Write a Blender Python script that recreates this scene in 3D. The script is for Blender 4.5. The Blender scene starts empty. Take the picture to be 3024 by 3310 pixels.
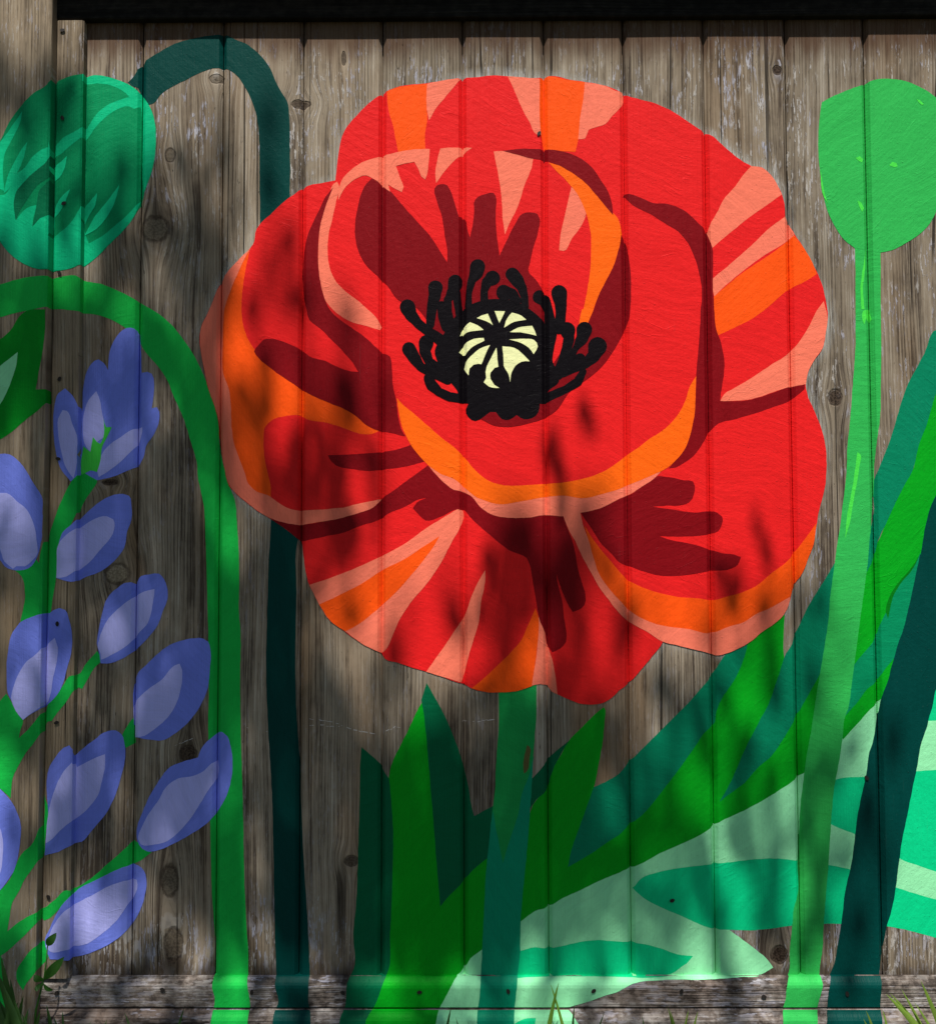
import bpy, bmesh, math, random
from mathutils import Vector, Matrix, noise
from mathutils.geometry import delaunay_2d_cdt
random.seed(7)
S = bpy.context.scene
COL = S.collection

# ------------------------------------------------------------------ camera
CAM = dict(loc=(0.59435,-1.66934,0.82069),yaw=-0.004434,pitch=0.043355,roll=-0.002387,focal=0.92145)
def make_camera():
    y, p, r = CAM['yaw'], CAM['pitch'], CAM['roll']
    fwd = Vector((math.sin(y)*math.cos(p), math.cos(y)*math.cos(p), math.sin(p)))
    rt = Vector((math.cos(y), -math.sin(y), 0)); up = rt.cross(fwd)
    r2 = rt*math.cos(r) + up*math.sin(r); u2 = -rt*math.sin(r) + up*math.cos(r)
    M = Matrix((r2, u2, -fwd)).transposed().to_4x4(); M.translation = Vector(CAM['loc'])
    cd = bpy.data.cameras.new('camera'); co = bpy.data.objects.new('camera', cd)
    COL.objects.link(co); co.matrix_world = M
    cd.sensor_fit = 'VERTICAL'; cd.sensor_height = 24.0; cd.lens = 24.0*CAM['focal']
    cd.clip_start = .02; cd.clip_end = 400
    S.camera = co
make_camera()

# ------------------------------------------------------------------ light
SUN_EL, SUN_AZ = math.radians(64), math.radians(-4)      # azimuth from straight out of the fence, minus = from the left
SUND = Vector((math.sin(SUN_AZ)*math.cos(SUN_EL), -math.cos(SUN_AZ)*math.cos(SUN_EL), math.sin(SUN_EL)))
W = bpy.data.worlds.new('World'); S.world = W; W.use_nodes = True
nt = W.node_tree; bgn = nt.nodes['Background']
sk = nt.nodes.new('ShaderNodeTexSky'); sk.sky_type = 'NISHITA'; sk.sun_disc = False
sk.sun_elevation = SUN_EL; sk.sun_rotation = math.pi + math.radians(4)
nt.links.new(sk.outputs[0], bgn.inputs['Color']); bgn.inputs['Strength'].default_value = .05
sd = bpy.data.lights.new('sun', 'SUN'); sd.energy = 5.0; sd.angle = math.radians(.53); sd.color = (1, .955, .89)
so = bpy.data.objects.new('sun', sd); COL.objects.link(so); so.rotation_euler = SUND.to_track_quat('Z', 'Y').to_euler(); so.location = (0, -3, 6)
S.view_settings.view_transform = 'Standard'; S.view_settings.look = 'None'
S.view_settings.exposure = .44; S.view_settings.gamma = 1; S.view_settings.use_curve_mapping = False
S.cycles.max_bounces = 5; S.cycles.use_denoising = True

# ------------------------------------------------------------------ helpers
def srgb(r, g, b):
    f = lambda c: (c/255/12.92) if c <= 10 else ((c/255+.055)/1.055)**2.4
    return (f(r), f(g), f(b))
def link(name, me, mat=None, parent=None, kind=None):
    o = bpy.data.objects.new(name, me); COL.objects.link(o)
    if mat is not None and me is not None: me.materials.append(mat)
    if parent is not None:
        o.parent = parent; o.matrix_parent_inverse = Matrix.Translation(parent.location).inverted()
    if kind: o['kind'] = kind
    return o
def thing(name, loc, label, cat, group=None):
    o = bpy.data.objects.new(name, None); COL.objects.link(o); o.location = loc; o.empty_display_size = .05
    o['label'] = label; o['category'] = cat
    if group: o['group'] = group
    return o
def mesh_from_bm(name, bm):
    me = bpy.data.meshes.new(name); bmesh.ops.recalc_face_normals(bm, faces=bm.faces); bm.to_mesh(me); bm.free(); return me
def prism(name, sec, a0, a1, axis, mat, parent, steps=1, wob=0.0, seed=0):
    """cross-section sec [(u, y)] swept along z (axis 'z': u is x) or along x (axis 'x': u is z)"""
    bm = bmesh.new(); rings = []
    for i in range(steps+1):
        t = a0 + (a1-a0)*i/steps; ring = []
        for j, (u, y) in enumerate(sec):
            dy = wob*noise.noise(Vector((u*9+seed, j*.37, t*7))) if y < .004 else 0
            du = wob*.5*noise.noise(Vector((u*9+seed+31, j*.37, t*9))) if y < .004 else 0
            ring.append(bm.verts.new((u+du, y+dy, t) if axis == 'z' else (t, y+dy, u+du)))
        rings.append(ring)
    n = len(sec)
    for a, b in zip(rings, rings[1:]):
        for j in range(n): bm.faces.new((a[j], a[(j+1) % n], b[(j+1) % n], b[j]))
    bm.faces.new(rings[0]); bm.faces.new(rings[-1])
    return link(name, mesh_from_bm(name, bm), mat, parent)

# ------------------------------------------------------------------ the relief of the fence face
#<RELIEF>
CFG = {'gx': [-0.00055, 0.14561, 0.29138, 0.43443, 0.57874, 0.72554, 0.86866, 1.01468, 1.16224, 1.30419], 'XP': -0.1502, 'XB0': -0.149, 'XB1': -0.101}
GX = CFG['gx']; XP, XB0, XB1 = CFG['XP'], CFG['XB0'], CFG['XB1']
ZR = .09
PITCH = .145
GROOVES = [GX[0]-PITCH] + list(GX) + [GX[-1]+PITCH, GX[-1]+2*PITCH]
GD, GW = .0062, .0072
PROUD = [0, .0003, -.0004, .0002, 0, -.0003, .0004, 0, -.0002, .0003, -.0012, -.0006]   # plank i lies between GROOVES[i] and [i+1]
def column_profile():
    P = [(-2.0, -.035), (XP-.004, -.035), (XP-.0006, -.0325), (XP, -.030), (XP+.0003, .003), (XB0-.0002, .003), (XB0, -.0135), (XB0+.003, -.016),
         (XB1-.003, -.016), (XB1, -.0135), (XB1+.0005, 0.)]
    for i, g in enumerate(GROOVES):
        if g < XB1+.01: continue
        a = PROUD[i-1] if i > 0 else 0.; b = PROUD[i] if i < len(PROUD) else 0.
        P += [(g-GW, a), (g-.0011, GD), (g-.0009, .0115), (g+.0009, .0115), (g+.0011, GD), (g+GW, b)]
    P.append((4.0, 0.))
    return P
COLP = column_profile()
RAILP = [(-1.0, -.028), (.0205, -.028), (.0250, -.0268), (.0295, -.0238), (.0330, -.0205), (.0360, -.0185), (.0385, -.0176), (.0388, -.006), (.0405, -.006), (.0408, -.0135), (.0425, -.0150), (.0740, -.0150), (.0785, -.0140), (.0825, -.0115), (.0860, -.0080), (.0885, -.0055), (.0899, -.0045), (ZR, 0.)]
def lerp(P, v):
    lo, hi = 0, len(P)-1
    while hi-lo > 1:
        m = (lo+hi)//2
        if P[m][0] <= v: lo = m
        else: hi = m
    a, b = P[lo], P[hi]; t = (v-a[0])/(b[0]-a[0])
    return a[1]+(b[1]-a[1])*min(1, max(0, t))
def relief(x, z):
    if z < ZR and x > XP: return lerp(RAILP, z)
    return lerp(COLP, x)
#</RELIEF>

# ------------------------------------------------------------------ materials
class NB:
    def __init__(s, name):
        s.m = bpy.data.materials.new(name); s.m.use_nodes = True; s.t = s.m.node_tree; s.b = s.t.nodes['Principled BSDF']
    def n(s, ty, **kw):
        o = s.t.nodes.new(ty)
        for k, v in kw.items(): setattr(o, k, v)
        return o
    def put(s, sock, v):
        if hasattr(v, 'default_value') or hasattr(v, 'is_output'): s.t.links.new(v, sock)
        else: sock.default_value = v
    def math(s, op, a, b=0.0, c=0.0, clamp=False):
        o = s.n('ShaderNodeMath', operation=op); o.use_clamp = clamp
        s.put(o.inputs[0], a); s.put(o.inputs[1], b)
        if len(o.inputs) > 2: s.put(o.inputs[2], c)
        return o.outputs[0]
    def comb(s, x, y, z):
        o = s.n('ShaderNodeCombineXYZ'); s.put(o.inputs[0], x); s.put(o.inputs[1], y); s.put(o.inputs[2], z); return o.outputs[0]
    def noise(s, v, detail=2, rough=.5, scale=1.0, dist=0.0):
        o = s.n('ShaderNodeTexNoise'); s.put(o.inputs['Vector'], v); o.inputs['Scale'].default_value = scale
        o.inputs['Detail'].default_value = detail; o.inputs['Roughness'].default_value = rough; o.inputs['Distortion'].default_value = dist
        return o.outputs['Fac']
    def ss(s, v, a, b, lo=0.0, hi=1.0):
        o = s.n('ShaderNodeMapRange'); o.interpolation_type = 'SMOOTHSTEP'; s.put(o.inputs[0], v)
        for i, q in enumerate((a, b, lo, hi)): o.inputs[i+1].default_value = q
        return o.outputs[0]
    def mix(s, f, a, b, bt='MIX'):
        o = s.n('ShaderNodeMix', data_type='RGBA', blend_type=bt); s.put(o.inputs[0], f)
        s.put(o.inputs[6], (*a, 1) if isinstance(a, tuple) else a); s.put(o.inputs[7], (*b, 1) if isinstance(b, tuple) else b)
        return o.outputs[2]
    def bump(s, h, dist, strength=1.0, prev=None):
        o = s.n('ShaderNodeBump'); o.inputs['Distance'].default_value = dist; o.inputs['Strength'].default_value = strength
        s.put(o.inputs['Height'], h)
        if prev is not None: s.put(o.inputs['Normal'], prev)
        return o.outputs[0]
    def xyz(s):
        g = s.n('ShaderNodeNewGeometry'); o = s.n('ShaderNodeSeparateXYZ'); s.t.links.new(g.outputs['Position'], o.inputs[0]); return o.outputs

# knots: centre x, z, radius x, radius z, darkness (0 pale knot with rim .. 1 dark)
KNOTS = [(0.0524,1.5383, .009, .012, .45), (0.0267,1.4032, .024, .022, .35), (1.1462,1.6891, .0075, .0085, 1.), (1.2391,1.0951, .012, .014, .95),
         (-0.0328,0.7851, .021, .018, .1), (-0.0484,0.9475, .013, .005, 1.), (0.0954,0.4708, .014, .013, .9), (0.0660,0.2504, .014, .026, .45),
         (0.0740,0.1412, .016, .028, .5), (1.1238,0.1237, .014, .014, 1.), (0.3645,1.7147, .004, .012, .8), (0.2865,1.6307, .016, .008, .85),
         (0.3825,0.2848, .012, .009, .8), (0.1345,1.6786, .012, .008, .5)]
def wood(name, horizontal=False, base=((.080, .060, .045), (.275, .222, .162), (.455, .395, .315)), warm=(.24, .155, .088), fleck=1.0, knots=True, z_stain_shade=True, fine=1.0):
    B = NB(name); X, Y, Z = B.xyz()
    oi = B.n('ShaderNodeObjectInfo'); rnd = B.math('MULTIPLY', oi.outputs['Random'], 91.0)
    if horizontal: a, b = Z, X
    else: a, b = X, Z
    ax = B.math('ADD', a, B.math('MULTIPLY', B.math('SUBTRACT', B.noise(B.comb(B.math('MULTIPLY', a, 5.), rnd, B.math('MULTIPLY', b, 1.6)), 1), .5), .02))
    kd = None; kp = None
    if knots:
        for kx, kz, rx, rz, dk in KNOTS:
            dx = B.math('SUBTRACT', X, kx); dz = B.math('SUBTRACT', Z, kz)
            u = B.math('MULTIPLY', dx, 1/(rx*2.1)); v = B.math('MULTIPLY', dz, 1/(rz*3.2))
            e = B.math('EXPONENT', B.math('MULTIPLY', B.math('ADD', B.math('MULTIPLY', u, u), B.math('MULTIPLY', v, v)), -1.))
            ax = B.math('SUBTRACT', ax, B.math('MULTIPLY', B.math('MULTIPLY', dx, e), .85))
            u = B.math('MULTIPLY', dx, 1/rx); v = B.math('MULTIPLY', dz, 1/rz)
            r = B.math('SQRT', B.math('ADD', B.math('MULTIPLY', u, u), B.math('MULTIPLY', v, v)))
            r = B.math('ADD', r, B.math('MULTIPLY', B.math('SUBTRACT', B.noise(B.comb(B.math('MULTIPLY', X, 90.), 0., B.math('MULTIPLY', Z, 90.)), 2), .5), .5))
            disc = B.ss(r, .95, .8); rim = B.math('MULTIPLY', B.ss(r, 1.25, 1.0), B.ss(r, .72, .95))
            dkn = B.math('MAXIMUM', B.math('MULTIPLY', disc, dk), B.math('MULTIPLY', rim, .55+.3*dk))
            pl = B.math('MULTIPLY', disc, 1-dk)
            kd = dkn if kd is None else B.math('MAXIMUM', kd, dkn); kp = pl if kp is None else B.math('MAXIMUM', kp, pl)
    def nz(sa, sb, off=0., det=2, ro=.5):
        return B.noise(B.comb(B.math('MULTIPLY', ax, sa), B.math('ADD', rnd, off), B.math('MULTIPLY', b, sb)), det, ro)
    g1 = nz(330*fine, 4.5, 0, 3, .6); g2 = nz(75*fine, 1.8, 5, 3, .55); g3 = nz(14, 1.6, 9, 3, .6); g4 = nz(900, 26, 13, 2, .6)
    f = B.math('ADD', B.math('MULTIPLY', g1, .45), B.math('ADD', B.math('MULTIPLY', g2, .35), B.math('MULTIPLY', g3, .30)))
    f = B.math('ADD', f, B.math('MULTIPLY', B.math('SUBTRACT', g4, .5), .18))
    f = B.math('ADD', f, B.math('MULTIPLY', B.math('SUBTRACT', nz(*((70, 55) if horizontal else (28, 14)), 17, 4, .68), .5), .85 if horizontal else .24))
    lo = B.ss(f, .42, .57); hi = B.ss(f, .56, .72)
    c = B.mix(lo, base[0], base[1]); c = B.mix(hi, c, base[2])
    lp = B.math('ADD', B.math('MULTIPLY', ax, 1050.), B.math('MULTIPLY', B.noise(B.comb(B.math('MULTIPLY', ax, 30.), rnd, B.math('MULTIPLY', b, 3.)), 2), 16.))
    line = B.math('MULTIPLY', B.ss(B.math('SINE', lp), .25, .95), B.ss(nz(18, 2.2, 101, 2), .38, .62))
    c = B.mix(B.math('MULTIPLY', line, .42 if not horizontal else .2), c, tuple(q*.7 for q in base[0]))
    wm = B.ss(nz(7, 1.1, 21, 3, .6), .46, .66)
    c = B.mix(B.math('MULTIPLY', wm, B.ss(Z, 1.45, .95, .45, .85)), c, B.mix(lo, tuple(q*.42 for q in warm), warm))
    tone = B.math('MULTIPLY', B.math('ADD', .74, B.math('MULTIPLY', nz(4., .9, 33, 2), .40)), B.math('ADD', .86, B.math('MULTIPLY', oi.outputs['Random'], .26)))
    c = B.mix(1., c, B.comb(tone, tone, tone), 'MULTIPLY')
    # remains of old pale coating, in short flakes along the grain
    if fleck > 0:
        fl = B.ss(nz(260, 42, 41, 4, .66), .545, .60); pm = B.ss(nz(30, 10, 47, 3, .6), .44, .60)
        zone = B.math('MAXIMUM', B.ss(Z, 1.25, 1.55, .25, 1.), B.ss(Z, .30, .14, 0., 1.6))
        zone = B.math('MAXIMUM', zone, B.math('MULTIPLY', B.ss(X, .9, 1.25), .8))
        fm = B.math('MULTIPLY', B.math('MULTIPLY', fl, pm), B.math('MULTIPLY', zone, fleck), clamp=True)
        low = B.math('MULTIPLY', B.ss(nz(120, 30, 51, 4, .65), .50, .56), B.math('MULTIPLY', B.ss(Z, .25, .11), .75*fleck), clamp=True)
        fm = B.math('MAXIMUM', fm, B.math('MULTIPLY', low, B.ss(nz(18, 9, 57, 3, .6), .44, .56)))
        c = B.mix(B.math('MULTIPLY', fm, .85), c, B.mix(B.ss(nz(30, 8, 61), .4, .6), (.50, .47, .44), (.42, .42, .50)))
    else: fm = None
    # dark pits
    pit = B.ss(nz(420, 60, 71, 2, .6), .70, .76); c = B.mix(B.math('MULTIPLY', pit, .7), c, (.035, .026, .02))
    # long drying cracks
    cn = B.noise(B.comb(B.math('MULTIPLY', a, 11.), B.math('ADD', rnd, 81.), B.math('MULTIPLY', b, .18)), 1, .5); ck = B.math('ABSOLUTE', B.math('SUBTRACT', cn, .5)); ckm = B.math('MULTIPLY', B.ss(ck, .0060, .0025), B.ss(nz(3, 1.3, 87, 2), .48, .54))
    c = B.mix(B.math('MULTIPLY', ckm, .85), c, (.02, .015, .012))
    if z_stain_shade:
        st = B.math('MULTIPLY', B.ss(B.math('ADD', Z, B.math('MULTIPLY', B.math('SUBTRACT', nz(60, 3, 91, 3), .5), .07)), 1.695, 1.752), .80)  # brown stain at the board tops, deepened to paint in shade under the rail
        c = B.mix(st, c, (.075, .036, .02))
        st2 = B.math('MULTIPLY', B.ss(B.math('ADD', Z, B.math('MULTIPLY', B.math('SUBTRACT', nz(40, 5, 95, 3), .5), .10)), .125, .088), .85)  # dirt at the board feet, with contact shade painted in above the rail
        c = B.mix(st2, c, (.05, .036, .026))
    if knots:
        ring = B.ss(B.noise(B.comb(B.math('MULTIPLY', X, 260.), 3., B.math('MULTIPLY', Z, 260.)), 3), .4, .6)
        c = B.mix(B.math('MULTIPLY', kp, .7), c, B.mix(ring, (.19, .15, .10), (.36, .30, .21)))
        c = B.mix(kd, c, B.mix(ring, (.022, .014, .01), (.07, .048, .034)))
    B.put(B.b.inputs['Base Color'], c)
    B.b.inputs['Roughness'].default_value = .82; B.b.inputs['Specular IOR Level'].default_value = .08
    h = B.math('ADD', B.math('MULTIPLY', g1, .8), B.math('ADD', B.math('MULTIPLY', g2, .9), B.math('MULTIPLY', g4, .25)))
    h = B.math('SUBTRACT', h, B.math('MULTIPLY', line, .35)); h = B.math('SUBTRACT', h, B.math('MULTIPLY', ckm, 1.2)); h = B.math('SUBTRACT', h, B.math('MULTIPLY', pit, .3))
    if fm is not None: h = B.math('ADD', h, B.math('MULTIPLY', fm, .18))
    if knots: h = B.math('SUBTRACT', h, B.math('MULTIPLY', kd, .5))
    B.put(B.b.inputs['Normal'], B.bump(h, .0022))
    return B.m
PAINT = {}
PC = dict(red=(222, 31, 32), salmon=(238, 118, 93), orange=(245, 82, 16), amber=(246, 98, 15), maroon=(124, 9, 18), black=(13, 9, 13), cream=(232, 234, 174),
          brightgreen=(48, 174, 80), limegreen=(72, 214, 74), midgreen=(26, 148, 72), seateal=(6, 142, 104), teal=(4, 124, 88), midteal=(4, 132, 86), deepteal=(2, 96, 60), leafgreen=(6, 156, 28),
          darkgreen=(4, 112, 20), darkteal=(0, 60, 55), jade=(8, 200, 132), mint=(144, 228, 170), jadegreen=(2, 136, 84), bluegreen=(8, 180, 124), deepgreen=(2, 106, 68),
          jadelight=(18, 200, 140), stemgreen=(26, 182, 72), leafdark=(5, 138, 34), bluebell=(118, 134, 232), lavender=(182, 184, 250), redbrown=(96, 92, 52))
def paint(cn):
    if cn in PAINT: return PAINT[cn]
    B = NB('paint_'+cn); X, Y, Z = B.xyz(); col = srgb(*PC[cn])
    oi = B.n('ShaderNodeObjectInfo'); rnd = B.math('MULTIPLY', oi.outputs['Random'], 43.0)
    ang = B.math('MULTIPLY', oi.outputs['Random'], 2.6)
    ca = B.math('COSINE', ang); sa = B.math('SINE', ang)
    wx = B.math('ADD', X, B.math('MULTIPLY', B.noise(B.comb(B.math('MULTIPLY', X, 7.), rnd, B.math('MULTIPLY', Z, 7.)), 1), .09))
    wz = B.math('ADD', Z, B.math('MULTIPLY', B.noise(B.comb(B.math('MULTIPLY', X, 7.), B.math('ADD', rnd, 9.), B.math('MULTIPLY', Z, 7.)), 1), .09))
    u = B.math('ADD', B.math('MULTIPLY', wx, ca), B.math('MULTIPLY', wz, sa)); v = B.math('SUBTRACT', B.math('MULTIPLY', wz, ca), B.math('MULTIPLY', wx, sa))
    brush = B.noise(B.comb(B.math('MULTIPLY', u, 420.), rnd, B.math('MULTIPLY', v, 26.)), 3, .6)
    broad = B.noise(B.comb(B.math('MULTIPLY', u, 60.), rnd, B.math('MULTIPLY', v, 12.)), 3, .6)
    grain = B.noise(B.comb(B.math('MULTIPLY', X, 330.), 2., B.math('MULTIPLY', Z, 4.5)), 3, .6)
    grit = B.noise(B.comb(B.math('MULTIPLY', X, 520.), 2., B.math('MULTIPLY', Z, 400.)), 2, .6)
    blob = B.ss(B.noise(B.comb(B.math('MULTIPLY', X, 230.), 7., B.math('MULTIPLY', Z, 230.)), 2, .5), .66, .74)
    wr = B.ss(B.math('ABSOLUTE', B.math('SUBTRACT', B.noise(B.comb(B.math('MULTIPLY', u, 36.), 17., B.math('MULTIPLY', v, 11.)), 2, .5), .5)), .016, .004)
    wr = B.math('MULTIPLY', wr, B.ss(B.noise(B.comb(B.math('MULTIPLY', X, 16.), 27., B.math('MULTIPLY', Z, 16.)), 1), .56, .66))
    tone = B.math('ADD', .74, B.math('ADD', B.math('MULTIPLY', brush, .18), B.math('ADD', B.math('MULTIPLY', broad, .22), B.math('MULTIPLY', grain, .12))))
    c = B.mix(1., col, B.comb(tone, tone, tone), 'MULTIPLY')
    # thin coats: a little of the board shows through along the grain
    thin = B.math('MULTIPLY', B.ss(grain, .60, .72), B.ss(broad, .5, .66))
    c = B.mix(B.math('MULTIPLY', thin, .30), c, tuple(.45*q+.03 for q in col))
    lum = .35*col[0]+.5*col[1]+.15*col[2]
    c = B.mix(B.math('MULTIPLY', blob, .22), c, tuple(q*.6+.02 for q in col))
    B.put(B.b.inputs['Base Color'], c)
    B.put(B.b.inputs['Roughness'], B.math('ADD', .40, B.math('MULTIPLY', broad, .22)))
    B.b.inputs['Specular IOR Level'].default_value = .07
    h = B.math('ADD', B.math('MULTIPLY', brush, .16), B.math('MULTIPLY', grain, .62)); h = B.math('ADD', h, B.math('MULTIPLY', grit, .13))
    lump = B.noise(B.comb(B.math('MULTIPLY', X, 95.), 12., B.math('MULTIPLY', Z, 95.)), 3, .6)
    h = B.math('ADD', h, B.math('MULTIPLY', blob, .30)); h = B.math('ADD', h, B.math('MULTIPLY', B.math('ADD', broad, lump), .55)); h = B.math('ADD', h, B.math('MULTIPLY', wr, .14))
    B.put(B.b.inputs['Normal'], B.bump(h, .0014))
    PAINT[cn] = B.m; return B.m
def plain(name, col, rough=.7, var=.3, scale=60., spec=.3, bump=.0005, trans=0.0):
    B = NB(name); X, Y, Z = B.xyz()
    f = B.noise(B.comb(X, Y, Z), 3, .6, scale)
    t = B.math('ADD', 1-var/2, B.math('MULTIPLY', f, var)); c = B.mix(1., col, B.comb(t, t, t), 'MULTIPLY')
    oi = B.n('ShaderNodeObjectInfo'); t2 = B.math('ADD', .8, B.math('MULTIPLY', oi.outputs['Random'], .4)); c = B.mix(1., c, B.comb(t2, t2, t2), 'MULTIPLY')
    B.put(B.b.inputs['Base Color'], c); B.b.inputs['Roughness'].default_value = rough; B.b.inputs['Specular IOR Level'].default_value = spec
    B.put(B.b.inputs['Normal'], B.bump(f, bump))
    if trans:
        tr = B.n('ShaderNodeBsdfTranslucent'); B.put(tr.inputs[0], B.mix(1., c, (1.6, 1.7, .5), 'MULTIPLY'))
        mx = B.n('ShaderNodeMixShader'); mx.inputs[0].default_value = trans
        B.t.links.new(B.b.outputs[0], mx.inputs[1]); B.t.links.new(tr.outputs[0], mx.inputs[2]); B.t.links.new(mx.outputs[0], B.t.nodes['Material Output'].inputs[0])
    return B.m
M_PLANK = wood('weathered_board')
M_POST = wood('weathered_post', base=((.13, .098, .068), (.30, .235, .162), (.41, .34, .25)), warm=(.28, .20, .12), fleck=.5, knots=False, z_stain_shade=False)
M_RAIL = wood('weathered_rail', horizontal=True, base=((.050, .040, .034), (.155, .128, .11), (.31, .28, .255)), warm=(.18, .13, .105), fleck=.45, knots=False, z_stain_shade=False, fine=.6)
M_DARK = wood('dark_stained_wood', horizontal=True, base=((.010, .009, .008), (.018, .016, .014), (.03, .026, .022)), warm=(.02, .014, .01), fleck=0, knots=False, z_stain_shade=False)
M_NAIL = plain('rusty_nail', (.018, .014, .012), .7, .6)
M_GRASS = plain('grass_blade', (.17, .27, .04), .5, .5, 90., .4, .0002, .35)
M_DGRASS = plain('dark_grass_blade', (.030, .085, .016), .5, .5, 90., .4, .0002, .25)
M_WEED = plain('weed_leaf', (.045, .15, .022), .5, .4, 120., .4, .0003, .3)
M_CAN = plain('tree_leaf', (.06, .11, .02), .6, .4, 30., .3, .0003, .12)
M_BARK = plain('bark', (.12, .09, .065), .9, .8, 14., .2, .01)
M_CHALK = plain('chalk_mark', (.50, .48, .46), .9, .4, 500.)

# ------------------------------------------------------------------ ground
def ground():
    B = NB('soil_and_grass'); X, Y, Z = B.xyz(); v = B.comb(X, Y, Z)
    f = B.noise(v, 5, .65, 3.); g = B.noise(v, 4, .7, 60.)
    c = B.mix(B.ss(f, .42, .58), (.035, .06, .014), (.06, .045, .03)); c = B.mix(B.math('MULTIPLY', g, .6), c, (.03, .045, .012))
    B.put(B.b.inputs['Base Color'], c); B.b.inputs['Roughness'].default_value = .95; B.put(B.b.inputs['Normal'], B.bump(g, .02))
    bm = bmesh.new()
    n = 36; ext = 150.
    def warp(t): return math.copysign(abs(t)**2.6, t)*ext
    vs = [[bm.verts.new((warp(i/n*2-1), warp(j/n*2-1), -.05+.012*noise.noise(Vector((warp(i/n*2-1)*.8, warp(j/n*2-1)*.8, 0))))) for j in range(n+1)] for i in range(n+1)]
    for i in range(n):
        for j in range(n): bm.faces.new((vs[i][j], vs[i+1][j], vs[i+1][j+1], vs[i][j+1]))
    link('ground', mesh_from_bm('ground', bm), B.m, None, 'structure')
ground()

# ------------------------------------------------------------------ the fence
ZTOP = 1.7822
fence = thing('wooden_fence', (.6, 0, 0), 'weathered grey brown board fence with a flower mural painted on it', 'fence')
for i in range(len(PROUD)):
    x0, x1 = GROOVES[i], GROOVES[i+1]; p = PROUD[i]
    sec = [(x0+.0009, .0115), (x0+.0011, GD), (x0+GW, p), ((x0*2+x1)/3, p), ((x0+x1*2)/3, p), (x1-GW, p), (x1-.0011, GD), (x1-.0009, .0115),
           (x1-.0009, .0125), (x1+.006, .0125), (x1+.006, .0165), (x1-.0009, .0165), (x1-.0009, .020), (x0+.0009, .020)]
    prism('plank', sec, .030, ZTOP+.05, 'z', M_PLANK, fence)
PW = .108
XE = 1.4415
for i in range(2):
    x1 = XP-PW-.012-i*PITCH; x0 = x1-PITCH
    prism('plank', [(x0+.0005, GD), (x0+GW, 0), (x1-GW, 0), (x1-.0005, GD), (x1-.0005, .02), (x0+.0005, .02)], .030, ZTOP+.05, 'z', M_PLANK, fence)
prism('post', [(XP-PW, -.030), (XP-PW+.004, -.035), (XP-.004, -.035), (XP-.0006, -.0325), (XP, -.030), (XP, .06), (XP-PW, .06)], -.30, ZTOP+.052, 'z', M_POST, fence)
prism('post', [(XE+.0005, -.030), (XE+.0045, -.035), (XE+.104, -.035), (XE+.108, -.030), (XE+.108, .06), (XE+.0005, .06)], -.30, ZTOP+.052, 'z', M_POST, fence)
prism('batten', [(XB0, -.0135), (XB0+.003, -.016), (XB1-.003, -.016), (XB1, -.0135), (XB1, -.0006), (XB0, -.0006)], ZR+.0006, ZTOP-.003, 'z', M_POST, fence)
prism('batten', [(XP+.0005, .0035), (XB0-.0005, .0035), (XB0-.0005, .009), (XP+.0005, .009)], .04, ZTOP+.02, 'z', M_DARK, fence)
def rail_sec(P): return [(z, y) for z, y in P]

prism('bottom_rail', [(.0408, -.0135), (.0425, -.0150), (.0740, -.0150), (.0785, -.0140), (.0825, -.0115), (.0860, -.0080), (.0885, -.0055), (.0899, -.0045), (.0899, -.0004), (.0408, -.0004)], XP+.0006, XE, 'x', M_RAIL, fence, 90, .0007, 3)
prism('base_board', [(-.12, -.028), (.0205, -.028), (.0250, -.0268), (.0295, -.0238), (.0330, -.0205), (.0360, -.0185), (.0385, -.0176), (.0388, -.0165), (.0388, -.0003), (-.12, -.0003)], XP+.0006, XE, 'x', M_RAIL, fence, 90, .0007, 11)
prism('top_rail', [(ZTOP, -.0135), (ZTOP+.0018, -.0150), (ZTOP+.052, -.0150), (ZTOP+.052, -.0015), (ZTOP, -.0015)], XP+.0006, XE, 'x', M_DARK, fence, 40, .0004, 5)
prism('cap_board', [(ZTOP+.0535, -.040), (ZTOP+.0555, -.042), (ZTOP+.076, -.042), (ZTOP+.078, -.040), (ZTOP+.084, .06), (ZTOP+.0535, .06)], XP-PW-.4, XE+.45, 'x', M_DARK, fence, 30, .0006, 9)
NAILS = [(-0.1384,1.7600), (-0.1358,1.5994), (-0.1309,1.4446), (-0.1363,1.3186), (-0.1332,1.1295), (-0.1332,0.9880), (-0.1300,0.6986), (-0.1286,0.5277), (-0.1376,0.2291),
         (-0.1214,0.0667), (0.0608,0.0723), (0.2141,0.0680), (0.5019,0.0679), (0.6539,0.0693), (0.8003,0.0698), (0.3706,0.0666), (0.9504,0.0692), (1.0912,0.0607), (1.2336,0.0649), (0.9395,0.2168), (1.2805,0.4270), (0.7162,1.5745), (0.9372,1.8204)]
nail_me = None
for i, (x, z) in enumerate(NAILS[:-1]):
    if nail_me is None:
        bm = bmesh.new()
        bmesh.ops.create_cone(bm, cap_ends=True, segments=9, radius1=.0036, radius2=.0032, depth=.0016)
        for v in bm.verts: v.co = Vector((v.co.x*1.25, v.co.z, v.co.y*.85))+Vector((.0002*math.sin(v.co.x*4000), 0, 0))
        nail_me = mesh_from_bm('nail', bm); nail_me.materials.append(M_NAIL)
    o = link('nail', nail_me, None, fence); o.location = Vector((x, relief(x, z)-.0016, z)); o.rotation_euler = (0, i*1.3, 0)

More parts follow.
